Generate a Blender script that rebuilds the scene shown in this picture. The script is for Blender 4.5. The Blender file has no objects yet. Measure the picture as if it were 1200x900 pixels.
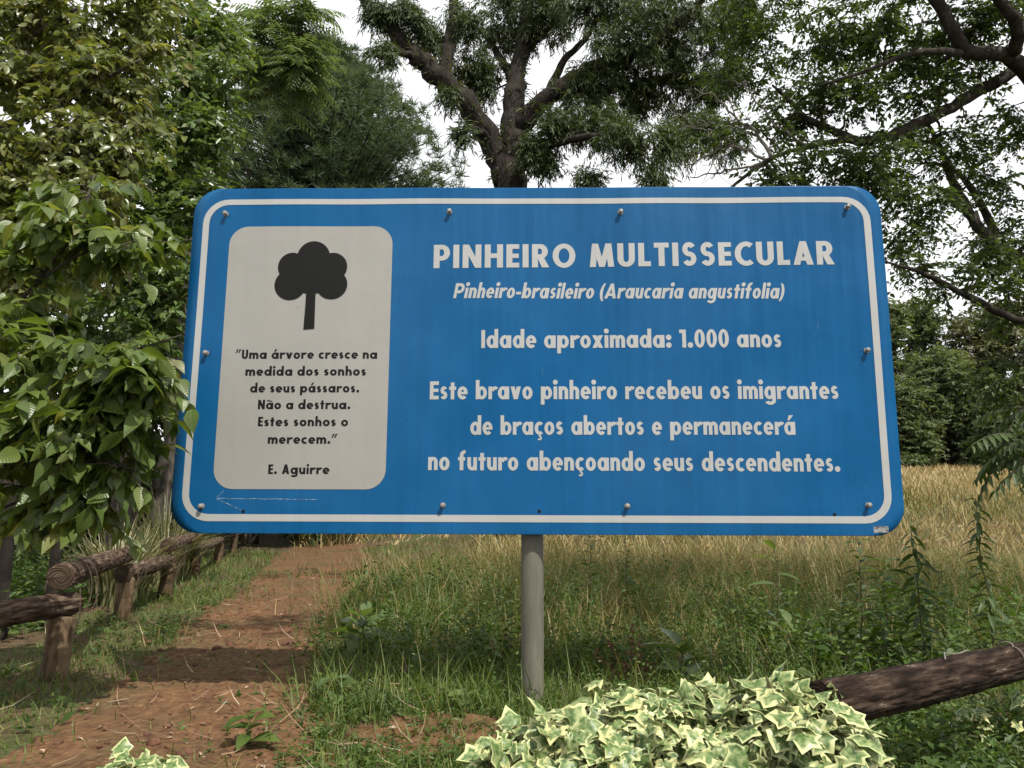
import bpy, math, random
import numpy as np
from mathutils import Vector, Matrix

# ------------------------------------------------------------------ camera, sky, sun, exposure
SC = bpy.context.scene
COL = SC.collection
CAM = np.array([0.0, 0.0, 0.8])
F_PX = 880.0
PITCH, ROLL = math.radians(9.4623), math.radians(0.1899)
_f = np.array([0, math.cos(PITCH), math.sin(PITCH)])
_u0 = np.array([0, -math.sin(PITCH), math.cos(PITCH)])
_r0 = np.array([1.0, 0, 0])
_r = math.cos(ROLL) * _r0 + math.sin(ROLL) * _u0
_u = -math.sin(ROLL) * _r0 + math.cos(ROLL) * _u0
cam = bpy.data.cameras.new('camera')
cam.sensor_width = 36.0
cam.lens = 36.0 * F_PX / 1200.0
cam.clip_start = 0.05
cam.clip_end = 2000
camo = bpy.data.objects.new('camera', cam)
COL.objects.link(camo)
camo.matrix_world = Matrix(((_r[0], _u[0], -_f[0], CAM[0]), (_r[1], _u[1], -_f[1], CAM[1]),
                            (_r[2], _u[2], -_f[2], CAM[2]), (0, 0, 0, 1)))
SC.camera = camo

SUN = np.array([.40, -.56, 1.0])
SUN = SUN / np.linalg.norm(SUN)
SUN_STRENGTH = 5.0
sl = bpy.data.lights.new('sun', 'SUN')
sl.energy = SUN_STRENGTH
sl.angle = math.radians(0.53)
sl.color = (1.0, 0.95, 0.86)
so = bpy.data.objects.new('sun', sl)
COL.objects.link(so)
so.rotation_euler = Vector(SUN).to_track_quat('Z', 'Y').to_euler()
so.location = (4, -4, 14)

wd = bpy.data.worlds.new('World')
SC.world = wd
wd.use_nodes = True
nt = wd.node_tree
nt.nodes.clear()
wo = nt.nodes.new('ShaderNodeOutputWorld')
bg = nt.nodes.new('ShaderNodeBackground')
sky = nt.nodes.new('ShaderNodeTexSky')
sky.sky_type = 'NISHITA'
sky.sun_disc = False
sky.sun_elevation = math.asin(SUN[2])
sky.sun_rotation = math.atan2(SUN[0], SUN[1])
sky.dust_density = 2.0
tc = nt.nodes.new('ShaderNodeTexCoord')
nz = nt.nodes.new('ShaderNodeTexNoise')
nz.inputs['Scale'].default_value = 2.2
nz.inputs['Detail'].default_value = 5
cr = nt.nodes.new('ShaderNodeValToRGB')
cr.color_ramp.elements[0].position = 0.25
cr.color_ramp.elements[0].color = (0.72, 0.72, 0.72, 1)
cr.color_ramp.elements[1].position = 0.5
cr.color_ramp.elements[1].color = (1, 1, 1, 1)
mx = nt.nodes.new('ShaderNodeMix')
mx.data_type = 'RGBA'
mx.inputs[7].default_value = (9.6, 9.7, 9.9, 1)
nt.links.new(tc.outputs['Generated'], nz.inputs['Vector'])
nt.links.new(nz.outputs['Fac'], cr.inputs['Fac'])
nt.links.new(cr.outputs['Color'], mx.inputs[0])
nt.links.new(sky.outputs['Color'], mx.inputs[6])
nt.links.new(mx.outputs[2], bg.inputs['Color'])
bg.inputs['Strength'].default_value = 0.1
nt.links.new(bg.outputs['Background'], wo.inputs['Surface'])

SC.view_settings.view_transform = 'Standard'
SC.view_settings.look = 'None'
SC.view_settings.exposure = 0.38
SC.view_settings.gamma = 1.0
try:
    SC.render.engine = 'CYCLES'
    SC.cycles.max_bounces = 7
    SC.cycles.transparent_max_bounces = 4
    SC.cycles.caustics_reflective = False
    SC.cycles.caustics_refractive = False
except Exception:
    pass

# ------------------------------------------------------------------ helpers
def U(px, py, Y):
    """point of the place at distance Y seen at a pixel of the 1200x900 photograph"""
    d = _r * (px - 600) / F_PX + _u * (450 - py) / F_PX + _f
    return CAM + d * (Y / d[1])


def G(px, py, z=0.0):
    d = _r * (px - 600) / F_PX + _u * (450 - py) / F_PX + _f
    return CAM + d * ((z - CAM[2]) / d[2])


def nrm(a):
    a = np.asarray(a, float)
    return a / np.maximum(np.linalg.norm(a, axis=-1, keepdims=True), 1e-9)


def sstep(a, b, x):
    t = np.clip((np.asarray(x, float) - a) / (b - a), 0, 1)
    return t * t * (3 - 2 * t)


_nr = np.random.default_rng(5)
_nw = [( _nr.normal(size=2) * s, _nr.uniform(0, 6.28), s) for s in (0.25, 0.4, 0.6, 0.9, 1.3, 1.9, 2.7, 3.6, 5, 7) for _ in range(3)]


def noise2(x, y, f=1.0, p=0.7):
    x = np.asarray(x, float) * f
    y = np.asarray(y, float) * f
    s = 0
    tot = 0
    for k, ph, sc in _nw:
        a = sc ** -p
        s = s + a * np.sin(k[0] * x + k[1] * y + ph)
        tot += a
    return s / tot * 2.2


def link(name, me, mat=None, parent=None):
    o = bpy.data.objects.new(name, me)
    COL.objects.link(o)
    if mat is not None and len(me.materials) == 0:
        me.materials.append(mat)
    if parent is not None:
        o.parent = parent
    return o


def tag(o, label=None, cat=None, group=None, kind=None):
    if label: o['label'] = label
    if cat: o['category'] = cat
    if group: o['group'] = group
    if kind: o['kind'] = kind
    return o


def empty(name, loc, label, cat, group=None):
    o = bpy.data.objects.new(name, None)
    COL.objects.link(o)
    o.location = Vector(loc)
    o.empty_display_size = 0.2
    return tag(o, label, cat, group)


class MB:
    """collects vertices and faces of any size into one mesh"""
    def __init__(self):
        self.v, self.f, self.n = [], [], 0
        self.at = {}
        self.uv = []

    def add(self, V, F, uv=None, **attrs):
        V = np.asarray(V, float).reshape(-1, 3)
        F = np.asarray(F, int)
        self.v.append(V)
        self.f.append(F + self.n)
        self.uv.append(np.zeros((len(V), 2)) if uv is None else np.asarray(uv, float))
        for k in ('rnd', 'edge'):
            self.at.setdefault(k, []).append(np.broadcast_to(np.asarray(attrs.get(k, 0.5), float), (len(V),)))
        self.n += len(V)

    def build(self, name, mat, parent=None, smooth=False, loc=None):
        V = np.concatenate(self.v)
        off = np.zeros(3)
        if loc is not None:
            off = np.asarray(loc, float)
        elif parent is not None:
            off = np.array(parent.location)
            p = parent.parent
            while p is not None:
                off = off + np.array(p.location)
                p = p.parent
        V = V - off
        me = bpy.data.meshes.new(name)
        loops = np.concatenate([f.ravel() for f in self.f])
        sizes = np.concatenate([np.full(len(f), f.shape[1]) for f in self.f])
        starts = np.concatenate([[0], np.cumsum(sizes)[:-1]])
        me.vertices.add(len(V))
        me.vertices.foreach_set('co', V.astype(np.float32).ravel())
        me.loops.add(len(loops))
        me.loops.foreach_set('vertex_index', loops.astype(np.int32))
        me.polygons.add(len(sizes))
        me.polygons.foreach_set('loop_start', starts.astype(np.int32))
        try:
            me.polygons.foreach_set('loop_total', sizes.astype(np.int32))
        except Exception:
            pass
        me.update(calc_edges=True)
        uvs = np.concatenate(self.uv)
        ul = me.uv_layers.new(name='UVMap')
        ul.data.foreach_set('uv', uvs[loops].astype(np.float32).ravel())
        for k, lst in self.at.items():
            a = me.attributes.new(k, 'FLOAT', 'POINT')
            a.data.foreach_set('value', np.concatenate(lst).astype(np.float32))
        sm = smooth or name in ('crown', 'foliage')
        me.polygons.foreach_set('use_smooth', np.full(len(sizes), sm, bool))
        me.validate()
        o = link(name, me, mat, parent)
        if loc is not None:
            o.location = Vector(off)
        return o


def tube(mb, pts, rad, sides=8, caps=True, rng=None, rough=0.0, rnd=0.5):
    P = np.asarray(pts, float)
    n = len(P)
    R = np.broadcast_to(np.asarray(rad, float), (n,))
    T = nrm(np.gradient(P, axis=0))
    a = np.array([0, 0, 1.0]) if abs(T[0, 2]) < 0.9 else np.array([1.0, 0, 0])
    X = nrm(np.cross(T[0], a))
    ang = np.pi + np.linspace(0, 2 * np.pi, sides, endpoint=False)
    V = np.zeros((n, sides, 3))
    uv = np.zeros((n, sides, 2))
    L = np.concatenate([[0], np.cumsum(np.linalg.norm(np.diff(P, axis=0), axis=1))])
    for i in range(n):
        X = nrm(X - T[i] * (X @ T[i]))
        Yv = np.cross(T[i], X)
        rr = R[i] * (1 + (rng.normal(size=sides) * rough if rng is not None and rough else 0))
        V[i] = P[i] + (np.cos(ang) * rr)[:, None] * X + (np.sin(ang) * rr)[:, None] * Yv
        uv[i, :, 0] = (ang - np.pi) / 6.283 + .5 * rnd
        uv[i, :, 1] = L[i]
    idx = np.arange(n * sides).reshape(n, sides)
    nx = np.roll(idx, -1, axis=1)
    F = np.stack([idx[:-1], nx[:-1], nx[1:], idx[1:]], -1).reshape(-1, 4)
    mb.add(V.reshape(-1, 3), F, uv.reshape(-1, 2), rnd=rnd)
    if caps:
        b = mb.n - n * sides
        for row, rev in ((0, True), (n - 1, False)):
            ring = b + idx[row]
            c = P[row]
            mb.v.append(c[None]); mb.uv.append(np.zeros((1, 2)))
            for k in mb.at: mb.at[k].append(np.full(1, rnd))
            ci = mb.n
            mb.n += 1
            r2 = np.roll(ring, -1)
            mb.f.append(np.stack([np.full(sides, ci), r2 if rev else ring, ring if rev else r2], -1))


def smooth_path(pts, k=5):
    """Catmull-Rom through rows of [x, y, z, radius]"""
    P = np.asarray(pts, float)
    if len(P) < 3:
        t = np.linspace(0, 1, k + 1)[:, None]
        return P[0] * (1 - t) + P[-1] * t
    Q = np.vstack([2 * P[0] - P[1], P, 2 * P[-1] - P[-2]])
    out = []
    for i in range(1, len(Q) - 2):
        for t in np.linspace(0, 1, k, endpoint=False):
            a, b, c, d = Q[i - 1], Q[i], Q[i + 1], Q[i + 2]
            out.append(0.5 * (2 * b + (c - a) * t + (2 * a - 5 * b + 4 * c - d) * t * t + (3 * b - a - 3 * c + d) * t ** 3))
    out.append(P[-1])
    out = np.array(out)
    out[:, 3] = np.maximum(out[:, 3], 0.001)
    return out


# leaf templates: x across, y along, z normal
def tri(v, f, uv=None):
    v = np.array(v, float)
    return v, np.array(f, int), (np.array(uv, float) if uv is not None else v[:, :2] + [0.5, 0])


def broad_template(w=0.34, fold=0.35, droop=0.22, pts=((0.22, 0.8), (0.48, 1.0), (0.75, 0.62))):
    v = [(0, 0, 0)]
    for t, h in pts:
        hw = w * h
        z = -droop * t * t
        v += [(-hw, t, z + fold * hw), (0, t, z), (hw, t, z + fold * hw)]
    v.append((0, 1, -droop))
    n = len(pts)
    f = [(0, 2, 1), (0, 3, 2)]
    for i in range(n - 1):
        a = 1 + 3 * i
        b = a + 3
        f += [(a, a + 1, b + 1), (a, b + 1, b), (a + 1, a + 2, b + 2), (a + 1, b + 2, b + 1)]
    a = 1 + 3 * (n - 1)
    t = len(v) - 1
    f += [(a, a + 1, t), (a + 1, a + 2, t)]
    return tri(v, f)


BROAD = broad_template()
LANCE = broad_template(0.13, 0.5, 0.3)
SMALL = tri([(0, 0, 0), (-.24, .45, .08), (0, 1, -.1), (.24, .45, .08)], [(0, 2, 1), (0, 3, 2)])
NARROW = tri([(0, 0, 0), (-.09, .4, .02), (0, 1, -.12), (.09, .4, .02)], [(0, 2, 1), (0, 3, 2)])
NEEDLE = tri([(-.03, 0, 0), (.03, 0, 0), (0, 1, -.05)], [(0, 1, 2)])
BLADE = tri([(-.5, 0, 0), (.5, 0, 0), (-.4, .5, .06), (.4, .5, .06), (0, 1, .3)], [(0, 1, 3), (0, 3, 2), (2, 3, 4)])


def place(mb, T, P, D, N, S, rnd=None, wid=None):
    tv, tf, tuv = T
    P = np.asarray(P, float)
    n = len(P)
    if n == 0:
        return
    D = nrm(D)
    X = nrm(np.cross(D, N))
    Nn = np.cross(X, D)
    S = np.broadcast_to(np.asarray(S, float), (n,))
    W = S if wid is None else np.broadcast_to(np.asarray(wid, float), (n,))
    V = (P[:, None] + (W[:, None] * tv[:, 0])[..., None] * X[:, None] + (S[:, None] * tv[:, 1])[..., None] * D[:, None]
         + (S[:, None] * tv[:, 2])[..., None] * Nn[:, None])
    m = len(tv)
    F = (tf[None] + (np.arange(n) * m)[:, None, None]).reshape(-1, 3)
    if rnd is None:
        rnd = np.random.default_rng(n).uniform(0, 1, n)
    mb.add(V.reshape(-1, 3), F, np.tile(tuv, (n, 1)), rnd=np.repeat(rnd, m))


# ------------------------------------------------------------------ materials
def newmat(name):
    m = bpy.data.materials.new(name)
    m.use_nodes = True
    m.node_tree.nodes.clear()
    return m, m.node_tree


def N_(t, kind, **inp):
    n = t.nodes.new(kind)
    for k, v in inp.items():
        n.inputs[k.replace('_', ' ')].default_value = v
    return n


def ramp(t, fac, stops):
    r = t.nodes.new('ShaderNodeValToRGB')
    e = r.color_ramp.elements
    while len(e) < len(stops):
        e.new(0.5)
    for q, (p, c) in zip(e, stops):
        q.position = p
        q.color = (*c, 1)
    t.links.new(fac, r.inputs['Fac'])
    return r.outputs['Color']


def leaf_mat(name, cols, trans=0.35, rough=0.42, spec=0.4, veins=False, tint=(1.25, 1.25, 0.5)):
    m, t = newmat(name)
    L = t.links.new
    at = t.nodes.new('ShaderNodeAttribute')
    at.attribute_name = 'rnd'
    n = len(cols)
    col = ramp(t, at.outputs['Fac'], [(i / (n - 1), c) for i, c in enumerate(cols)])
    geo = t.nodes.new('ShaderNodeTexCoord')
    nz = N_(t, 'ShaderNodeTexNoise', Scale=9.0, Detail=4.0)
    L(geo.outputs['Object'], nz.inputs['Vector'])
    hs = t.nodes.new('ShaderNodeHueSaturation')
    mr = N_(t, 'ShaderNodeMapRange', From_Min=0.3, From_Max=0.7, To_Min=0.75, To_Max=1.25)
    L(nz.outputs['Fac'], mr.inputs['Value'])
    L(mr.outputs[0], hs.inputs['Value'])
    L(col, hs.inputs['Color'])
    pb = N_(t, 'ShaderNodeBsdfPrincipled', Roughness=rough)
    pb.inputs['Specular IOR Level'].default_value = spec
    L(hs.outputs['Color'], pb.inputs['Base Color'])
    tr = t.nodes.new('ShaderNodeBsdfTranslucent')
    mu = t.nodes.new('ShaderNodeMix')
    mu.data_type = 'RGBA'
    mu.blend_type = 'MULTIPLY'
    mu.inputs[0].default_value = 1
    mu.inputs[7].default_value = (*tint, 1)
    L(hs.outputs['Color'], mu.inputs[6])
    L(mu.outputs[2], tr.inputs['Color'])
    if veins:
        uv = t.nodes.new('ShaderNodeUVMap')
        sp = t.nodes.new('ShaderNodeSeparateXYZ')
        L(uv.outputs['UV'], sp.inputs[0])
        sb = N_(t, 'ShaderNodeMath'); sb.operation = 'SUBTRACT'; sb.inputs[1].default_value = 0.5
        L(sp.outputs['X'], sb.inputs[0])
        ab = N_(t, 'ShaderNodeMath'); ab.operation = 'ABSOLUTE'
        L(sb.outputs[0], ab.inputs[0])
        m1 = N_(t, 'ShaderNodeMath'); m1.operation = 'MULTIPLY_ADD'
        m1.inputs[1].default_value = -0.75
        L(ab.outputs[0], m1.inputs[0]); L(sp.outputs['Y'], m1.inputs[2])
        m2 = N_(t, 'ShaderNodeMath'); m2.operation = 'MULTIPLY'; m2.inputs[1].default_value = 58
        L(m1.outputs[0], m2.inputs[0])
        sn = N_(t, 'ShaderNodeMath'); sn.operation = 'SINE'
        L(m2.outputs[0], sn.inputs[0])
        rib = N_(t, 'ShaderNodeMapRange', From_Min=0.0, From_Max=0.05, To_Min=-2.0, To_Max=0.0)
        L(ab.outputs[0], rib.inputs['Value'])
        ad = N_(t, 'ShaderNodeMath'); ad.operation = 'ADD'
        L(sn.outputs[0], ad.inputs[0]); L(rib.outputs[0], ad.inputs[1])
        bp = N_(t, 'ShaderNodeBump', Strength=0.28, Distance=0.0012)
        L(ad.outputs[0], bp.inputs['Height'])
        L(bp.outputs[0], pb.inputs['Normal'])
    ms = N_(t, 'ShaderNodeMixShader', Fac=trans)
    L(pb.outputs[0], ms.inputs[1]); L(tr.outputs[0], ms.inputs[2])
    o = t.nodes.new('ShaderNodeOutputMaterial')
    L(ms.outputs[0], o.inputs['Surface'])
    return m


def surf_mat(name, stops, scale=8.0, rough=0.85, bump=0.6, dist=0.01, detail=8.0, spec=0.25, stretch=(1, 1, 1), coord='Object', second=None, voro=None):
    m, t = newmat(name)
    L = t.links.new
    tc = t.nodes.new('ShaderNodeTexCoord')
    mp = t.nodes.new('ShaderNodeMapping')
    mp.inputs['Scale'].default_value = stretch
    L(tc.outputs[coord], mp.inputs['Vector'])
    nz = N_(t, 'ShaderNodeTexNoise', Scale=scale, Detail=detail, Roughness=0.65)
    L(mp.outputs[0], nz.inputs['Vector'])
    col = ramp(t, nz.outputs['Fac'], stops)
    h = nz.outputs['Fac']
    if second:
        s2, stops2, lo, hi = second
        n2 = N_(t, 'ShaderNodeTexNoise', Scale=s2, Detail=5.0, Roughness=0.6)
        L(mp.outputs[0], n2.inputs['Vector'])
        n3 = N_(t, 'ShaderNodeTexNoise', Scale=scale * 2.3, Detail=6.0)
        L(mp.outputs[0], n3.inputs['Vector'])
        c2 = ramp(t, n3.outputs['Fac'], stops2)
        mr = N_(t, 'ShaderNodeMapRange', From_Min=lo, From_Max=hi)
        L(n2.outputs['Fac'], mr.inputs['Value'])
        mx = t.nodes.new('ShaderNodeMix'); mx.data_type = 'RGBA'
        L(mr.outputs[0], mx.inputs[0]); L(col, mx.inputs[6]); L(c2, mx.inputs[7])
        col = mx.outputs[2]
    if voro:
        vo = N_(t, 'ShaderNodeTexVoronoi', Scale=voro)
        L(mp.outputs[0], vo.inputs['Vector'])
        ad = N_(t, 'ShaderNodeMath'); ad.operation = 'SUBTRACT'
        L(nz.outputs['Fac'], ad.inputs[0]); L(vo.outputs['Distance'], ad.inputs[1])
        h = ad.outputs[0]
    pb = N_(t, 'ShaderNodeBsdfPrincipled', Roughness=rough)
    pb.inputs['Specular IOR Level'].default_value = spec
    L(col, pb.inputs['Base Color'])
    bp = N_(t, 'ShaderNodeBump', Strength=bump, Distance=dist)
    L(h, bp.inputs['Height'])
    L(bp.outputs[0], pb.inputs['Normal'])
    o = t.nodes.new('ShaderNodeOutputMaterial')
    L(pb.outputs[0], o.inputs['Surface'])
    return m


M = {}
M['ground'] = surf_mat('ground_soil', [(0.3, (.035, .024, .014)), (0.5, (.075, .046, .026)), (0.7, (.10, .07, .04))], 14, 0.95, 0.8, 0.02,
                       second=(1.2, [(0.35, (.03, .045, .012)), (0.7, (.09, .09, .03))], 0.42, 0.6), voro=22)
M['path'] = surf_mat('red_earth', [(0.28, (.045, .020, .009)), (0.44, (.10, .048, .021)), (0.62, (.155, .081, .038)), (0.8, (.23, .15, .08))], 17, 0.95, 0.8, 0.016,
                     second=(1.6, [(0.3, (.05, .024, .010)), (0.7, (.115, .08, .034))], 0.42, 0.62), voro=34)
M['bark_dark'] = surf_mat('dark_bark', [(0.3, (.008, .006, .005)), (0.55, (.022, .017, .013)), (0.75, (.045, .036, .028))], 7, 0.95, 1.0, 0.03, stretch=(1, 1, .35), voro=14)
M['bark_grey'] = surf_mat('grey_bark', [(0.3, (.03, .026, .021)), (0.55, (.075, .066, .054)), (0.75, (.14, .125, .105))], 16, 0.95, 1.0, 0.012, stretch=(1, 1, .4))
M['bark_limb'] = surf_mat('dark_limb_bark', [(0.3, (.014, .012, .010)), (0.55, (.045, .038, .031)), (0.75, (.10, .09, .075))], 18, 0.95, 1.0, 0.02, stretch=(1, 1, .5), spec=.15)
M['log'] = surf_mat('weathered_log_bark', [(0.30, (.016, .010, .007)), (0.46, (.055, .036, .025)), (0.56, (.11, .078, .055)), (0.66, (.17, .13, .10)), (0.74, (.30, .26, .21))], 16, 0.95, 1.0, 0.012, stretch=(.9, .5, 1), voro=22, spec=.1, coord='UV')
M['log_dark'] = surf_mat('dark_rough_log_bark', [(0.34, (.006, .004, .003)), (0.48, (.022, .014, .010)), (0.58, (.048, .032, .023)), (0.66, (.085, .062, .046)), (0.73, (.26, .22, .175))], 18, 0.95, 1.0, 0.016, stretch=(.9, .45, 1), voro=24, spec=.1, coord='UV')
M['log_wood'] = surf_mat('split_post_wood', [(0.3, (.02, .012, .007)), (0.5, (.085, .055, .03)), (0.7, (.19, .135, .08))], 26, 0.85, 0.8, 0.006, stretch=(1, 1, .12))
M['wire'] = surf_mat('rusty_wire', [(0.3, (.05, .03, .02)), (0.7, (.14, .10, .08))], 60, 0.6, 0.2, 0.001)
M['post'] = surf_mat('galvanised_post', [(0.3, (.075, .072, .054)), (0.55, (.12, .113, .088)), (0.75, (.165, .155, .125))], 9, 0.6, 0.15, 0.002, spec=0.4, stretch=(2, 2, .4))
M['litter'] = leaf_mat('dry_litter', [(.07, .035, .02), (.16, .085, .045), (.22, .15, .09), (.38, .30, .21)], 0.1, 0.8, 0.2, tint=(1, 1, 1))
M['clod'] = surf_mat('earth_clods', [(0.3, (.045, .02, .012)), (0.6, (.12, .058, .035)), (0.8, (.18, .10, .065))], 30, 0.95, 0.8, 0.01)
M['grass'] = leaf_mat('green_grass', [(.05, .085, .016), (.08, .13, .024), (.11, .155, .034), (.18, .18, .06)], 0.4, 0.5, 0.3)
M['dry'] = leaf_mat('golden_dry_grass', [(.07, .105, .022), (.16, .15, .05), (.27, .21, .09), (.34, .26, .125), (.42, .34, .19)], 0.3, 0.6, 0.25, tint=(1.1, 1.0, .7))
M['weeds'] = leaf_mat('green_weeds', [(.035, .065, .014), (.055, .10, .02), (.085, .14, .03), (.15, .17, .05)], 0.4, 0.5, 0.35)
M['near'] = leaf_mat('broad_leaves', [(.055, .09, .02), (.09, .138, .03), (.13, .17, .045), (.20, .20, .075)], 0.45, 0.34, 0.55, veins=True, tint=(1.35, 1.3, .5))
M['midleaf'] = leaf_mat('mid_leaves', [(.055, .092, .025), (.088, .14, .038), (.125, .175, .06), (.165, .18, .08)], 0.4, 0.32, 0.6)
M['yellowleaf'] = leaf_mat('yellowing_leaves', [(.075, .105, .026), (.125, .155, .04), (.17, .185, .065), (.27, .215, .085)], 0.42, 0.34, 0.55)
M['rightleaf'] = leaf_mat('canopy_leaves', [(.035, .06, .018), (.058, .092, .026), (.085, .125, .036), (.13, .15, .05)], 0.46, 0.42, 0.4, tint=(1.3, 1.3, .5))
M['araucaria'] = leaf_mat('araucaria_foliage', [(.03, .05, .018), (.05, .072, .026), (.075, .098, .036), (.105, .115, .048)], 0.32, 0.5, 0.3)
M['pine'] = leaf_mat('pine_needles', [(.035, .062, .034), (.055, .088, .045), (.08, .112, .058), (.105, .13, .07)], 0.3, 0.55, 0.3)
M['feather'] = leaf_mat('feathery_leaves', [(.075, .115, .05), (.10, .15, .07), (.13, .175, .095), (.16, .19, .11)], 0.5, 0.4, 0.5)
M['darkleaf'] = leaf_mat('dark_leaves', [(.035, .058, .018), (.05, .08, .024), (.07, .105, .034), (.10, .125, .045)], 0.38, 0.5, 0.35)
M['farleaf'] = leaf_mat('far_leaves', [(.075, .10, .05), (.10, .13, .064), (.125, .155, .078), (.15, .17, .095)], 0.42, 0.6, 0.25)  # leaf colour lightened and greyed to stand in for distance haze
M['olive'] = leaf_mat('olive_leaves', [(.085, .095, .045), (.11, .118, .057), (.135, .138, .07), (.16, .15, .085)], 0.25, 0.6, 0.25)
M['strap'] = leaf_mat('strap_leaves', [(.06, .08, .025), (.14, .15, .06), (.28, .26, .14), (.42, .38, .24)], 0.3, 0.45, 0.4, tint=(1.1, 1.1, .7))
M['deadstem'] = surf_mat('dead_weed', [(0.3, (.05, .022, .014)), (0.7, (.12, .06, .04))], 40, 0.9, 0.3, 0.002)
M['stem'] = surf_mat('green_stem', [(0.3, (.05, .06, .02)), (0.7, (.10, .09, .04))], 30, 0.7, 0.3, 0.002)
M['twig'] = surf_mat('dead_twig', [(0.3, (.09, .08, .065)), (0.7, (.2, .18, .15))], 30, 0.9, 0.4, 0.003)


def ivy_mat():
    m, t = newmat('variegated_ivy_leaf')
    L = t.links.new
    ae = t.nodes.new('ShaderNodeAttribute'); ae.attribute_name = 'edge'
    ar = t.nodes.new('ShaderNodeAttribute'); ar.attribute_name = 'rnd'
    tc = t.nodes.new('ShaderNodeTexCoord')
    nz = N_(t, 'ShaderNodeTexNoise', Scale=45.0, Detail=4.0)
    L(tc.outputs['Object'], nz.inputs['Vector'])
    ad = N_(t, 'ShaderNodeMath'); ad.operation = 'MULTIPLY_ADD'; ad.inputs[1].default_value = 0.9
    L(nz.outputs['Fac'], ad.inputs[0]); L(ae.outputs['Fac'], ad.inputs[2])
    a2 = N_(t, 'ShaderNodeMath'); a2.operation = 'MULTIPLY_ADD'; a2.inputs[1].default_value = 0.55
    L(ar.outputs['Fac'], a2.inputs[0]); L(ad.outputs[0], a2.inputs[2])
    mr = N_(t, 'ShaderNodeMapRange', From_Min=1.10, From_Max=1.40)
    L(a2.outputs[0], mr.inputs['Value'])
    n2 = N_(t, 'ShaderNodeTexNoise', Scale=70.0, Detail=3.0)
    L(tc.outputs['Object'], n2.inputs['Vector'])
    g = ramp(t, n2.outputs['Fac'], [(0.34, (.06, .115, .032)), (0.48, (.13, .195, .065)), (0.64, (.28, .32, .14))])
    c = ramp(t, ar.outputs['Fac'], [(0.0, (.40, .45, .20)), (0.6, (.52, .53, .27)), (0.93, (.56, .54, .24)), (1.0, (.56, .47, .10))])
    mx = t.nodes.new('ShaderNodeMix'); mx.data_type = 'RGBA'
    L(mr.outputs[0], mx.inputs[0]); L(g, mx.inputs[6]); L(c, mx.inputs[7])
    pb = N_(t, 'ShaderNodeBsdfPrincipled', Roughness=0.42)
    pb.inputs['Specular IOR Level'].default_value = 0.45
    L(mx.outputs[2], pb.inputs['Base Color'])
    tr = t.nodes.new('ShaderNodeBsdfTranslucent')
    L(mx.outputs[2], tr.inputs['Color'])
    ms = N_(t, 'ShaderNodeMixShader', Fac=0.22)
    L(pb.outputs[0], ms.inputs[1]); L(tr.outputs[0], ms.inputs[2])
    o = t.nodes.new('ShaderNodeOutputMaterial')
    L(ms.outputs[0], o.inputs['Surface'])
    return m


M['ivy'] = ivy_mat()


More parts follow.
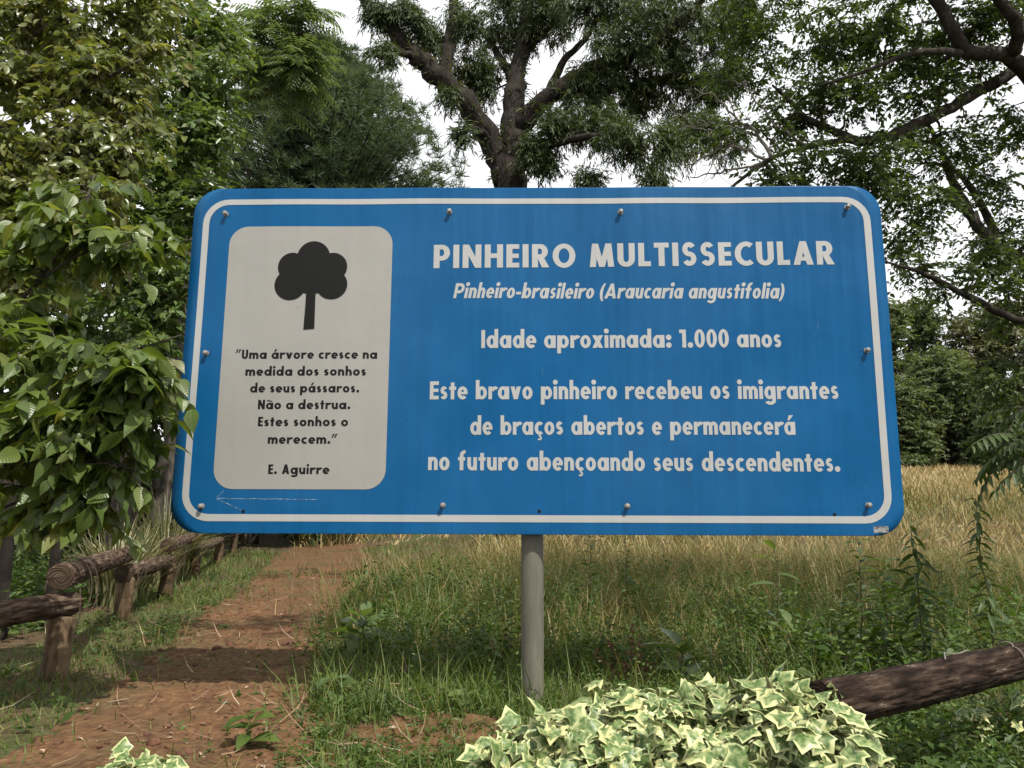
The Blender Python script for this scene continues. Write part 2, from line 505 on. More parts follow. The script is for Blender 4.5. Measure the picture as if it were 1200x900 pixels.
def paint(name, col, rough=0.35, var=0.12, streak=True, spec=0.5, dirt=None):
    """sign paint with faint rain streaks and specks"""
    m, t = newmat(name)
    L = t.links.new
    tc = t.nodes.new('ShaderNodeTexCoord')
    mp = t.nodes.new('ShaderNodeMapping')
    mp.inputs['Scale'].default_value = (26, 26, 1.1)
    L(tc.outputs['Object'], mp.inputs['Vector'])
    nz = N_(t, 'ShaderNodeTexNoise', Scale=1.0, Detail=6.0, Roughness=0.7)
    L(mp.outputs[0], nz.inputs['Vector'])
    n2 = N_(t, 'ShaderNodeTexNoise', Scale=2.2, Detail=5.0, Roughness=0.6)
    L(tc.outputs['Object'], n2.inputs['Vector'])
    ad = N_(t, 'ShaderNodeMath'); ad.operation = 'ADD'
    L(nz.outputs['Fac'], ad.inputs[0]); L(n2.outputs['Fac'], ad.inputs[1])
    mr = N_(t, 'ShaderNodeMapRange', From_Min=0.7, From_Max=1.3, To_Min=1 - var, To_Max=1 + var)
    L(ad.outputs[0], mr.inputs['Value'])
    hs = t.nodes.new('ShaderNodeHueSaturation')
    hs.inputs['Color'].default_value = (*col, 1)
    L(mr.outputs[0], hs.inputs['Value'])
    out = hs.outputs['Color']
    n4 = N_(t, 'ShaderNodeTexNoise', Scale=38.0, Detail=3.0, Roughness=0.6)
    L(tc.outputs['Object'], n4.inputs['Vector'])
    m4 = N_(t, 'ShaderNodeMapRange', From_Min=0.72, From_Max=0.78, To_Min=0.0, To_Max=0.45)
    L(n4.outputs['Fac'], m4.inputs['Value'])
    mx = t.nodes.new('ShaderNodeMix'); mx.data_type = 'RGBA'
    mx.inputs[7].default_value = (*(dirt or (.16, .14, .11)), 1)
    L(m4.outputs[0], mx.inputs[0]); L(out, mx.inputs[6])
    mp6 = t.nodes.new('ShaderNodeMapping')
    mp6.inputs['Scale'].default_value = (30, 30, 5)
    mp6.inputs['Rotation'].default_value = (0, .12, 0)
    L(tc.outputs['Object'], mp6.inputs['Vector'])
    n6 = N_(t, 'ShaderNodeTexNoise', Scale=1.0, Detail=4.0, Roughness=.7)
    L(mp6.outputs[0], n6.inputs['Vector'])
    m6 = N_(t, 'ShaderNodeMapRange', From_Min=0.70, From_Max=0.80, To_Min=0.0, To_Max=0.5)
    L(n6.outputs['Fac'], m6.inputs['Value'])
    n7 = N_(t, 'ShaderNodeTexNoise', Scale=1.1, Detail=3.0, Roughness=.55)
    L(tc.outputs['Object'], n7.inputs['Vector'])
    m7 = N_(t, 'ShaderNodeMapRange', From_Min=0.40, From_Max=0.70, To_Min=0.0, To_Max=0.06)
    L(n7.outputs['Fac'], m7.inputs['Value'])
    mm = N_(t, 'ShaderNodeMath'); mm.operation = 'MAXIMUM'
    L(m6.outputs[0], mm.inputs[0]); L(m7.outputs[0], mm.inputs[1])
    mx2 = t.nodes.new('ShaderNodeMix'); mx2.data_type = 'RGBA'
    mx2.inputs[7].default_value = (.16, .24, .31, 1)
    L(mm.outputs[0], mx2.inputs[0]); L(mx.outputs[2], mx2.inputs[6])
    pb = N_(t, 'ShaderNodeBsdfPrincipled', Roughness=rough)
    pb.inputs['Specular IOR Level'].default_value = spec
    L(mx2.outputs[2] if streak else mx.outputs[2], pb.inputs['Base Color'])
    rr = N_(t, 'ShaderNodeMapRange', From_Min=0.3, From_Max=0.7, To_Min=rough - .08, To_Max=rough + .12)
    L(nz.outputs['Fac'], rr.inputs['Value'])
    L(rr.outputs[0], pb.inputs['Roughness'])
    n5 = N_(t, 'ShaderNodeTexNoise', Scale=5.0, Detail=2.0)
    L(tc.outputs['Object'], n5.inputs['Vector'])
    bp = N_(t, 'ShaderNodeBump', Strength=0.35, Distance=0.01)
    L(n5.outputs['Fac'], bp.inputs['Height'])
    L(bp.outputs[0], pb.inputs['Normal'])
    o = t.nodes.new('ShaderNodeOutputMaterial')
    L(pb.outputs[0], o.inputs['Surface'])
    return m


M['blue'] = paint('blue_sign_paint', (.0, .068, .187), 0.34, 0.16, spec=.16, dirt=(.03, .16, .36))
M['white'] = paint('white_sign_film', (.315, .318, .312), 0.45, 0.05, streak=False)
M['plate'] = paint('cream_plate_film', (.24, .235, .218), 0.45, 0.05, streak=False)
M['black'] = paint('black_film', (.006, .006, .006), 0.6, 0.3, streak=False, spec=.15, dirt=(.03, .03, .03))
M['bolt'] = surf_mat('steel_bolt', [(0.3, (.10, .09, .08)), (0.7, (.28, .26, .24))], 60, 0.45, 0.2, 0.001, spec=0.6)
M['sticker'] = surf_mat('worn_sticker', [(0.42, (.04, .04, .05)), (0.5, (.20, .20, .20)), (0.7, (.32, .32, .32))], 90, 0.6, 0.1, 0.001, stretch=(.6, 1, 2.2))
M['scratch'] = surf_mat('scratched_paint', [(0.4, (.03, .06, .12)), (0.6, (.16, .28, .42))], 80, 0.7, 0.1, 0.001)
M['aluminium'] = surf_mat('bare_aluminium', [(0.3, (.35, .35, .35)), (0.7, (.5, .5, .5))], 10, 0.5, 0.1, 0.001)

# ------------------------------------------------------------------ terrain
def height(x, y):
    x = np.asarray(x, float)
    y = np.asarray(y, float)
    st = 9.0 + 6.0 * sstep(0.0, -5.0, x)
    t = np.maximum(y - st, 0)
    z = 0.102 * (np.sqrt(t * t + 4.0) - 2.0)
    z = z - 0.75 * sstep(1.5, 0.7, y)
    z = z + 0.010 * noise2(x, y, 1.5)
    return z


def axis(parts):
    a = np.concatenate([np.arange(lo, hi, st) for lo, hi, st in parts])
    return np.unique(np.round(a, 4))


gx = axis([(-90, -20, 5), (-20, -5, .5), (-5, 5, .09), (5, 20, .5), (20, 91, 5)])
gy = axis([(-25, 0, 2), (0, 1.5, .15), (1.5, 9, .07), (9, 20, .4), (20, 60, 1.5), (60, 161, 5)])
XX, YY = np.meshgrid(gx, gy)
ZZ = height(XX, YY)
near = ((abs(XX) < 4.9) & (YY < 8.9) & (YY > 1.6))
ZZ = ZZ + near * 0.012 * np.random.default_rng(2).normal(size=XX.shape) * 0.5
mb = MB()
ii = np.arange(XX.size).reshape(XX.shape)
mb.add(np.stack([XX, YY, ZZ], -1).reshape(-1, 3), np.stack([ii[:-1, :-1], ii[:-1, 1:], ii[1:, 1:], ii[1:, :-1]], -1).reshape(-1, 4))
g = mb.build('ground', M['ground'], smooth=True)
tag(g, 'brown soil and green growth of the clearing rising to the woods', None, None, 'structure')

PY = np.array([1.7, 2.32, 2.9, 3.47, 4.4, 5.72, 8.5, 13.3, 18.5, 24])
PL = np.array([-1.66, -1.62, -1.66, -1.74, -1.97, -2.27, -2.95, -4.1, -5.0, -6.0])
PR = np.array([-.52, -.60, -.80, -.98, -1.16, -1.32, -1.6, -2.4, -3.4, -4.6])


def path_edges(y):
    return np.interp(y, PY, PL), np.interp(y, PY, PR)


rng = np.random.default_rng(11)
ys = np.concatenate([np.arange(1.7, 9, .05), np.arange(9, 24, .25)])
mb = MB()
nc = 34
rows = []
for y in ys:
    l, r = path_edges(y)
    l = l + 0.10 * noise2(y, 3.0, 2.5) + 0.03 * rng.normal()
    r = r + 0.20 * noise2(y, 9.0, 2.2) + 0.04 * rng.normal()
    xs = np.linspace(l, r, nc)
    edge = np.sin(np.linspace(0, np.pi, nc))
    z = height(xs, y) + 0.006 + 0.012 * np.sqrt(edge) + 0.006 * edge * rng.normal(size=nc)
    z[0] -= .03; z[-1] -= .03
    rows.append(np.stack([xs, np.full(nc, y) + .007 * rng.normal(size=nc), z], -1))
R_ = np.array(rows)
ii = np.arange(R_.shape[0] * nc).reshape(-1, nc)
mb.add(R_.reshape(-1, 3), np.stack([ii[:-1, :-1], ii[:-1, 1:], ii[1:, 1:], ii[1:, :-1]], -1).reshape(-1, 4))
p = mb.build('path', M['path'], smooth=True)
tag(p, 'red brown bare earth path leading away beside the log fence', None, None, 'structure')

# bare reddish soil behind the ivy
mb = MB()
cx, cy = -0.25, 2.82
rr = np.linspace(0, 1, 16)
aa = np.linspace(0, 2 * np.pi, 49)[:-1]
V = []
for q in rr:
    for a in aa:
        k = 1 + 0.18 * noise2(math.cos(a) * 2, math.sin(a) * 2, 1.3)
        x = cx + q * k * .34 * math.cos(a)
        y = cy + q * k * .26 * math.sin(a)
        V.append((x, y, float(height(x, y)) + .014 - .03 * (q > .99) + .008 * rng.normal() * (q < .95)))
ii = np.arange(16 * 48).reshape(16, 48)
nx = np.roll(ii, -1, 1)
mb.add(V, np.stack([ii[:-1], ii[1:], nx[1:], nx[:-1]], -1).reshape(-1, 4))
tag(mb.build('bare_soil', M['path'], smooth=True), 'patch of bare red soil in front of the sign post', None, None, 'structure')

# ------------------------------------------------------------------ trees
def grow(rng, mb, paths, centers, twig_r=0.02, sides=6, bend=0.25, droop=0.0, up=0.3):
    """limbs from authored paths, then a branchlet from the nearest limb to every leaf cluster; returns cluster directions"""
    nodes, nrad = [], []
    for P in paths:
        S = smooth_path(P, 6)
        S[1:-1, :3] += rng.normal(size=(len(S) - 2, 3)) * S[1:-1, 3:4] * 0.10
        tube(mb, S[:, :3], S[:, 3], max(sides, 8), rng=rng, rough=0.07)
        nodes.append(S[:, :3]); nrad.append(S[:, 3])
    nodes = np.concatenate(nodes); nrad = np.concatenate(nrad)
    C = np.asarray(centers, float)
    d0 = np.array([np.min(np.linalg.norm(nodes - c, axis=1)) for c in C])
    dirs = np.zeros_like(C)
    for i in np.argsort(d0):
        c = C[i]
        dd = np.linalg.norm(nodes - c, axis=1)
        dd = dd + 0.6 * np.maximum(nodes[:, 2] - c[2], 0) + 0.05 / (nrad + 0.02)*twig_r
        j = int(np.argmin(dd))
        a, ra = nodes[j], nrad[j]
        L = np.linalg.norm(c - a)
        if L < 1e-3:
            dirs[i] = (0, 0, 1); continue
        n = 5
        t = np.linspace(0, 1, n)[:, None]
        mid = rng.normal(size=3) * L * bend * 0.5 + np.array([0, 0, up * L * 0.4])
        pts = a * (1 - t) + c * t + mid * (t * (1 - t)) * 2 + np.array([0, 0, -droop * L]) * t ** 2 * 0
        pts[1:-1] += rng.normal(size=(n - 2, 3)) * L * 0.03
        r0 = min(ra * 0.65, twig_r * (0.5 + 0.6 * L))
        rads = np.linspace(r0, max(r0 * 0.25, 0.0025), n)
        tube(mb, pts, rads, sides if r0 > .012 else 4, caps=False)
        nodes = np.vstack([nodes, pts[1:]]); nrad = np.concatenate([nrad, rads[1:]])
        dirs[i] = nrm(pts[-1] - pts[-2])
    return dirs


def sprays(rng, mb, C, dirs, T, rad, ntw, nleaf, leaf, droop=0.2, flat=0.6, ldroop=0.3, side=0.8, nup=1.0, njit=0.5, twig=None, inherit=0.5, rndc=0.35):
    """short leafy shoots around each cluster centre"""
    C = np.asarray(C, float)
    n = len(C)
    rad = np.broadcast_to(np.asarray(rad, float), (n,))
    c = np.repeat(C, ntw, 0)
    d = np.repeat(dirs, ntw, 0)
    rr = np.repeat(rad, ntw) * rng.uniform(.5, 1.1, n * ntw)
    w = nrm(d * inherit + rng.normal(size=(n * ntw, 3)) * [1, 1, flat] + [0, 0, -droop])
    t = np.linspace(.12, 1, nleaf)
    sag = np.array([0, 0, -1.0])
    P = c[:, None] + w[:, None] * (rr[:, None] * t)[..., None] + sag * (rr[:, None] * t ** 2 * droop * .5)[..., None]
    if twig is not None:
        tm, trad = twig
        for k in range(len(c)):
            tube(tm, np.vstack([c[k], P[k, ::max(1, nleaf // 3)], P[k, -1]]), np.linspace(trad, trad * .35, 2 + len(P[k, ::max(1, nleaf // 3)])), 4, caps=False)
    S = nrm(np.cross(w, [0, 0, 1.0]) + 1e-4)
    sg = np.where(np.arange(nleaf) % 2 == 0, 1.0, -1.0)
    D = (w[:, None] * .65 + S[:, None] * (sg * side)[None, :, None] + rng.normal(size=P.shape) * .3 + [0, 0, -ldroop])
    Nn = np.array([0, 0, nup]) + rng.normal(size=P.shape) * njit
    sc = leaf * rng.uniform(.45, 1.18, P.shape[:2])
    cl = np.repeat(rng.uniform(0, 1, n), ntw)[:, None]
    rnd = np.clip(cl * rndc + rng.beta(2, 2.4, P.shape[:2]) * (1 - rndc) + rng.normal(size=P.shape[:2]) * .05, 0, 1)
    place(mb, T, P.reshape(-1, 3), D.reshape(-1, 3), Nn.reshape(-1, 3), sc.ravel(), rnd.ravel())


def blob_centers(rng, blobs, per, shell=0.35):
    """cluster centres inside ellipsoids (x, y, z, rx, ry, rz)"""
    out = []
    for b in blobs:
        c, r = np.array(b[:3]), np.array(b[3:6])
        k = max(1, int(round(per * (b[6] if len(b) > 6 else 1))))
        v = nrm(rng.normal(size=(k, 3)))
        q = (shell + (1 - shell) * rng.uniform(0, 1, (k, 1))) ** 0.6
        out.append(c + v * q * r)
    return np.concatenate(out)


def PB(px, py, rpx, Y, w=1.0, ry=None, rz=None, depth=None):
    """ellipsoid centred where a pixel is seen at distance Y, radius given in pixels of the photograph"""
    c = U(px, py, Y)
    k = Y / F_PX
    rx = rpx * k
    return (*c, rx, (depth if depth else rx * 0.8), (rz * k if rz else rx * 0.8), w)


def L_(pts):
    """limb through (px, py, Y, width in pixels)"""
    return [(*U(a, b, Y), w * Y / F_PX / 2) for a, b, Y, w in pts]


def tree(name, label, cat, base, paths, centers, bark, leafm, spray, seed, group=None, twig_r=.02, bend=.25, up=.3, twigs=None):
    rng = np.random.default_rng(seed)
    root = empty(name, base, label, cat, group)
    tm = MB()
    dirs = grow(rng, tm, paths, centers, twig_r, bend=bend, up=up)
    lm = MB()
    if twigs:
        spray = dict(spray, twig=(tm, twigs))
    for q in (spray if isinstance(spray, list) else [spray]):
        q = dict(q)
        sel = q.pop('sel', None)
        c, d = (centers, dirs) if sel is None else (centers[sel], dirs[sel])
        sprays(rng, lm, c, d, **q)
    tm.build('trunk', bark, root, smooth=True)
    lm.build('crown', leafm, root, smooth=False)
    return root


def gpt(x, y):
    return np.array([x, y, float(height(x, y))])


# ---- the thousand-year araucaria behind the sign
AY = 14.0
b = U(598, 600, AY)
base = gpt(b[0], AY)
r_ = np.random.default_rng(21)
paths = [
    [(*(base + [0, 0, -.2]), .48), (*U(600, 420, AY), .36), (*U(596, 260, AY), .32), (*U(599, 195, AY), .30), (*U(604, 160, AY), .27)],
    L_([(594, 215, AY, 32.7), (578, 172, AY, 31.0), (552, 130, AY - .2, 28.4), (522, 98, AY - .4, 27.5), (490, 68, AY - .5, 23.2), (458, 36, AY - .6, 16.3), (432, 8, AY - .8, 11.2), (410, -35, AY - 1, 7.7)]),
    L_([(600, 180, AY, 34.4), (602, 130, AY + .1, 28.4), (607, 85, AY + .3, 22.4), (617, 40, AY + .5, 18.1), (616, -10, AY + .6, 14.6), (625, -60, AY + .8, 9.5)]),
    L_([(606, 150, AY, 27.5), (645, 112, AY - .3, 22.4), (690, 84, AY - .5, 19.8), (745, 60, AY - .8, 15.5), (795, 28, AY - 1, 11.2), (830, -10, AY - 1.2, 7.7)]),
    L_([(518, 95, AY - .4, 18.9), (526, 55, AY - .2, 16.3), (532, 15, AY, 13.8), (528, -40, AY + .2, 9.5)]),
    L_([(660, 103, AY - .5, 15.5), (715, 105, AY - .2, 12.0), (775, 95, AY, 9.5), (830, 100, AY + .3, 5.2)]),
    L_([(604, 170, AY, 15.5), (645, 168, AY - .8, 11.2), (700, 160, AY - 1.4, 8.6), (760, 172, AY - 1.8, 5.2)]),
    L_([(578, 165, AY, 10.3), (555, 150, AY - .5, 6.9), (540, 158, AY - .8, 4.3)]),
    L_([(490, 68, AY - .5, 12.0), (466, 62, AY - .8, 6.9), (446, 68, AY - 1, 4.3)]),
    L_([(607, 110, AY, 13.8), (588, 70, AY + .8, 9.5), (565, 35, AY + 1.2, 6.0)]),
    L_([(612, 60, AY + .4, 12.0), (650, 30, AY + .6, 8.6), (690, 5, AY + .8, 5.2)]),
    L_([(640, 116, AY - .3, 12.0), (662, 70, AY - .2, 9.5), (690, 40, AY, 6.9), (710, -10, AY + .2, 4.3)]),
]
blobs = [PB(442, 10, 20, AY - .8, .6), PB(452, 58, 14, AY - 1, .4, rz=20), PB(484, 18, 30, AY - .6, .9), PB(505, 40, 26, AY - .2, .6), PB(545, 25, 30, AY, .7),
         PB(545, 75, 30, AY + .4, .7), PB(560, 105, 22, AY + .6, .4), PB(540, 155, 12, AY - .8, .3), PB(585, 40, 34, AY + 1), PB(600, 0, 50, AY + .6),
         PB(640, 30, 36, AY + .3, .8), PB(632, 180, 28, AY - .6, 1.2, rz=26), PB(660, 140, 30, AY - .9, 1.0), PB(690, 100, 42, AY - .5, 1.3), PB(790, 70, 46, AY - .4, 1.2), PB(845, 85, 44, AY - .2, 1.0), PB(700, 140, 34, AY - .9, .9), PB(860, 15, 46, AY, .9), PB(820, 150, 34, AY - .6, .8),
         PB(730, 60, 55, AY - .8, 1.5), PB(690, 10, 46, AY - .6), PB(770, 20, 60, AY - 1, 1.4), PB(760, 110, 52, AY, 1.3), PB(735, 165, 40, AY - 1.6, 1.0, rz=30),
         PB(790, 165, 34, AY - 1.2, .9, rz=28), PB(815, 110, 46, AY, 1.0), PB(820, 30, 60, AY - .4, 1.3), PB(850, 160, 30, AY, .5), PB(720, -10, 60, AY - .5, 1.2), PB(640, -5, 40, AY, .8), PB(575, 85, 26, AY + .6, .5),
         PB(530, 110, 12, AY - .9, .25, rz=10), PB(690, 205, 20, AY - 1.5, .35), PB(770, 205, 18, AY - 1.5, .35)]
cen = blob_centers(r_, blobs, 42, .1)
root = empty('araucaria_tree', base, 'huge old araucaria pine with thick forking dark trunk rising behind the sign', 'tree')
tm, lm = MB(), MB()
dirs = grow(r_, tm, paths, cen, .035, bend=.3, up=.1)
sprays(r_, lm, cen, dirs, NARROW, .32, 6, 11, .14, droop=.6, flat=.7, ldroop=.8, side=.5, njit=.8)
ki = r_.choice(len(cen), len(cen) // 2, replace=False)
sprays(r_, lm, cen[ki], dirs[ki], NARROW, .22, 8, 7, .13, droop=.1, flat=1, ldroop=0, side=.9, njit=.9)
# moss and epiphyte tufts along the limbs
allp = np.concatenate([smooth_path(P, 8) for P in paths[:6]])
allp = allp[allp[:, 2] > 3.5]
k = r_.integers(0, len(allp), 1500)
off = nrm(r_.normal(size=(1500, 3)))
pp = allp[k, :3] + off * allp[k, 3:4] * .98
place(lm, NARROW, np.repeat(pp, 3, 0), np.repeat(off, 3, 0) * .6 + r_.normal(size=(4500, 3)) * .5 + [0, 0, -.3], r_.normal(size=(4500, 3)), r_.uniform(.08, .2, 4500), r_.uniform(.1, 1, 4500))
tm.build('trunk', M['bark_dark'], root, smooth=True)
lm.build('crown', M['araucaria'], root)

# ---- big broadleaf tree on the right, its canopy reaching over the sign
r_ = np.random.default_rng(31)
RY = 6.0
base = gpt(5.1, 6.6)
T0 = [(*(base + [0, 0, -.2]), .24), (5.0, 6.5, 1.5, .2), (4.85, 6.2, 3.0, .18), (4.7, 6.0, 4.3, .15), (4.5, 5.8, 5.6, .1), (4.2, 5.4, 7.0, .06)]
paths = [T0,
         [(4.85, 6.2, 3.2, .11)] + L_([(1215, 90, 6, 19.2), (1160, 100, 5.9, 16.3), (1110, 128, 5.8, 14.8), (1060, 152, 5.7, 13.3), (1012, 166, 5.6, 12.6), (975, 152, 5.6, 9.6), (945, 138, 5.5, 7.4), (925, 118, 5.5, 5.2), (905, 100, 5.4, 3.0)]),
         L_([(1015, 166, 5.6, 9.6), (985, 165, 5.5, 7.4), (945, 172, 5.4, 5.9), (905, 185, 5.3, 5.2), (875, 205, 5.2, 4.4), (850, 226, 5.1, 3.7)]),
         [(4.7, 6.0, 4.2, .11)] + L_([(1185, 70, 5.6, 19.2), (1135, 60, 5.4, 17.8), (1115, 30, 5.3, 16.3), (1092, -10, 5.2, 14.8), (1060, -70, 5.0, 10.4)]),
         L_([(1140, 64, 5.5, 11.1), (1100, 60, 5.2, 8.9), (1060, 65, 5.1, 6.7), (1010, 85, 5.0, 4.4), (960, 100, 4.9, 3.0)]),
         [(4.95, 6.4, 2.2, .12)] + L_([(1215, 320, 6.3, 19.2), (1170, 290, 6.2, 14.8), (1140, 255, 6.2, 12.6), (1118, 215, 6.2, 9.6), (1105, 180, 6.2, 6.7), (1085, 140, 6.2, 4.4)]),
         L_([(1175, 295, 6.2, 11.1), (1150, 240, 6.5, 8.9), (1125, 205, 6.6, 6.7), (1105, 195, 6.6, 4.4)]),
         [(4.98, 6.5, 1.9, .10)] + L_([(1225, 390, 5.8, 10.4), (1180, 370, 5.6, 8.9), (1130, 345, 5.5, 7.4), (1085, 322, 5.4, 5.9), (1055, 312, 5.3, 3.7), (1035, 306, 5.2, 2.2)]),
         L_([(1190, 60, 5.5, 16.3), (1192, 30, 5.3, 16.3), (1170, 0, 5.2, 11.8), (1130, -50, 5.0, 7.4)]),
         # overhead limbs above the picture, added to shade the ground
         [(4.5, 5.8, 5.4, .09), (3.6, 5.0, 5.5, .07), (2.4, 4.2, 5.4, .05), (1.2, 3.4, 5.2, .035), (.5, 2.5, 5.2, .02), (-.3, 2.4, 5.1, .01)],
         [(4.4, 5.6, 6.0, .08), (3.8, 4.4, 6.0, .06), (3.2, 3.2, 5.9, .04), (2.7, 2.4, 5.7, .02)],
         [(4.4, 5.6, 6.2, .07), (3.0, 6.0, 6.6, .05), (1.4, 6.2, 6.6, .04), (0.0, 6.0, 6.5, .02)],
         [(4.4, 5.7, 5.9, .08), (4.8, 4.4, 5.8, .06), (4.9, 3.2, 5.6, .04), (4.4, 2.3, 5.4, .02)],
         ]
blobs = [PB(900, 40, 55, 6.2, 1.0), PB(860, 90, 45, 6.3, .5), PB(960, 30, 55, 5.8, 1.1), PB(930, 120, 45, 5.6, .9), PB(1020, 40, 60, 5.5, 1.1), PB(1000, 110, 50, 5.5, 1.0),
         PB(1080, 30, 60, 5.8, 1.1), PB(1075, 100, 50, 5.7, 1.0), PB(1130, 60, 50, 5.9, .9), PB(1170, 20, 50, 5.6, .8), PB(1180, 140, 45, 6.1, .7), PB(960, 190, 45, 5.4, .8),
         PB(905, 200, 32, 5.3, .45), PB(1030, 180, 50, 5.5, 1.0), PB(1100, 170, 50, 6.1, .9), PB(1085, 225, 48, 6.0, .8), PB(1150, 210, 45, 6.3, .6), PB(1060, 270, 30, 5.9, .55),
         PB(1175, 260, 42, 6.2, .6), PB(1180, 350, 45, 5.9, .9), PB(1120, 330, 28, 5.6, .35, rz=18), PB(1075, 310, 18, 5.4, .22, rz=12), PB(1195, 440, 45, 5.9, .9), PB(1200, 520, 42, 6.0, .8),
         PB(870, 160, 30, 5.5, .3), PB(1165, 300, 30, 6.0, .4), PB(1195, 300, 40, 6.2, .7), PB(880, 5, 50, 6.0, .7), PB(1010, 215, 26, 5.4, .3),
         (2.4, 4.2, 5.4, .9, .9, .4, 1.1), (1.3, 3.6, 5.3, .8, .8, .35, .9), (3.2, 3.2, 5.9, .9, .9, .4, 1.0), (2.6, 2.4, 5.7, .8, .8, .35, .8), (.5, 2.6, 5.2, .7, .5, .3, 1.0), (-.35, 2.5, 5.1, .5, .5, .25, .5), (3.4, 2.4, 5.6, .8, .5, .4, 2.2), (4.3, 2.3, 5.4, .8, .6, .4, 2.2), (4.6, 3.3, 5.6, .9, .7, .4, 2.0), (3.5, 3.4, 6.2, .8, .7, .4, 1.6), (5.6, 3.0, 5.6, .9, .7, .4, 1.2), (2.3, 2.7, 5.6, .7, .5, .35, 1.0), (5.4, 4.4, 5.8, 1, .8, .4, 1.2), (1.4, 6.2, 6.6, 1.1, 1.0, .4, 1.1), (0.1, 6.0, 6.5, .8, .8, .35, .8),  # leaf clusters above the frame, added to cast shade on ground and path
         (3.4, 4.9, 5.5, .9, .8, .4, 1.0), (3.2, 6.0, 6.6, 1, 1, .4, 1.0), (2.6, 5.2, 6.2, 1, 1, .4, .9)]
cen = blob_centers(r_, blobs, 17, .2)
tree('broadleaf_tree', 'spreading dark broadleaf tree with arching bare limbs along the right edge', 'tree', base, paths, cen,
     M['bark_limb'], M['rightleaf'], dict(T=SMALL, rad=.30, ntw=7, nleaf=13, leaf=.058, droop=.35, flat=.6, ldroop=.4, side=.9, njit=.8), 31, twig_r=.022, bend=.35, up=.1, twigs=.0032)

# bare dead branches poking out left of that canopy: a dead limb of its own tree
r_ = np.random.default_rng(33)
tm = MB()
dead = [L_([(905, 186, 5.3, 5), (880, 150, 5.4, 4), (862, 140, 5.4, 3.2), (845, 118, 5.5, 2.4), (815, 105, 5.5, 1.4)]),
        L_([(900, 188, 5.3, 4.5), (860, 172, 5.4, 3.4), (830, 182, 5.5, 2.6), (800, 196, 5.5, 1.6)]),
        L_([(905, 187, 5.3, 4), (870, 196, 5.3, 3), (840, 202, 5.4, 2.4), (808, 208, 5.4, 1.4)]),
        L_([(880, 150, 5.4, 2.4), (850, 148, 5.4, 1.8), (818, 140, 5.5, 1.2)]),
        L_([(862, 172, 5.4, 2.2), (840, 155, 5.4, 1.8), (812, 150, 5.5, 1.2)]),
        L_([(945, 172, 5.4, 4), (915, 150, 5.4, 3), (885, 118, 5.5, 2.2), (870, 95, 5.5, 1.4)]),
        L_([(862, 172, 5.4, 2.2), (845, 190, 5.4, 1.6), (835, 212, 5.4, 1.2)])]
for P in dead:
    S = smooth_path(P, 6)
    S[1:, :3] += r_.normal(size=(len(S) - 1, 3)) * .008
    tube(tm, S[:, :3], S[:, 3], 5)
    for k in range(5):
        j = r_.integers(4, len(S) - 1)
        e = S[j, :3] + nrm(r_.normal(size=3) + [-.6, 0, 0]) * r_.uniform(.08, .25)
        tube(tm, np.array([S[j, :3], (S[j, :3] + e) / 2 + r_.normal(size=3) * .015, e]), [S[j, 3] * .6, S[j, 3] * .45, .002], 4)
rt = [o for o in COL.objects if o.name == 'broadleaf_tree'][0]
tm.build('dead_branch', M['twig'], rt, smooth=True)

# ---- feathered (pinnate) branches: shared maker
def pinnate(rng, lm, tm, a, d, L, nleaf=11, leaf=.09, droop=.5, T=LANCE, rnd0=.5):
    t = np.linspace(0, 1, nleaf)
    d = nrm(d)
    P = a + d * (L * t)[:, None] + np.array([0, 0, -1.0]) * (L * droop * .5 * t ** 2)[:, None]
    tube(tm, P, np.linspace(.004, .0015, nleaf), 4, caps=False)
    tg = nrm(np.gradient(P, axis=0))
    S = nrm(np.cross(tg, [0, 0, 1.0]))
    for sg in (1, -1):
        D = S * sg * .9 + tg * .55 + [0, 0, -.35] + rng.normal(size=P.shape) * .08
        sc = leaf * (0.65 + .5 * np.sin(np.pi * (t * .85 + .1)))
        place(lm, T, P[1:], D[1:], np.array([0, 0, 1.0]) + tg[1:] * .2 + rng.normal(size=P[1:].shape) * .15, sc[1:], np.clip(rnd0 + rng.normal(size=nleaf - 1) * .15, 0, 1))


# feathery tree, upper left centre
r_ = np.random.default_rng(41)
FY = 9.5
base = gpt(-5.0, 10.4)
root = empty('feathery_tree', base, 'tree with pale feathery compound leaves in front of the conifer, upper left', 'tree')
tm, lm = MB(), MB()
paths = [[(*(base + [0, 0, -.2]), .16), (-4.6, 10.3, 2.2, .15), (*U(236, 120, 10), .13), (*U(230, 30, 9.8), .11), (*U(250, -20, 9.8), .08), (*U(310, -60, 9.6), .05)],
         L_([(240, 120, 9.9, 9), (280, 90, 9.8, 8), (320, 60, 9.6, 6), (350, 40, 9.3, 4), (375, 45, 9.1, 2.5)]),
         L_([(232, 30, 9.8, 8), (290, 15, 9.7, 7), (330, 10, 9.5, 5), (360, 5, 9.2, 3)]),
         L_([(238, 140, 10, 7), (288, 115, 9.8, 6), (310, 105, 9.6, 5), (340, 100, 9.4, 3)])]
blobs = [PB(335, 50, 42, 9.3, 1.5), PB(300, 30, 36, 9.5, 1.0), PB(350, 80, 30, 9.2, 1.0), PB(360, 20, 24, 9.2, .7), PB(315, 100, 36, 9.5, 1.0), PB(270, 60, 26, 9.8, .5)]
cen = blob_centers(r_, blobs, 15, .2)
dirs = grow(r_, tm, paths, cen, .018, bend=.3, up=.2)
for c, d in zip(cen, dirs):
    r0 = r_.uniform(.2, .8)
    for q in range(4):
        pinnate(r_, lm, tm, c, d * .5 + r_.normal(size=3) * [1, 1, .5] + [.25, -.2, 0], r_.uniform(.35, .6), 11, .12, .7, tri([(0, 0, 0), (-.13, .4, .02), (0, 1, -.12), (.13, .4, .02)], [(0, 2, 1), (0, 3, 2)]), r0)
tm.build('trunk', M['bark_grey'], root, smooth=True)
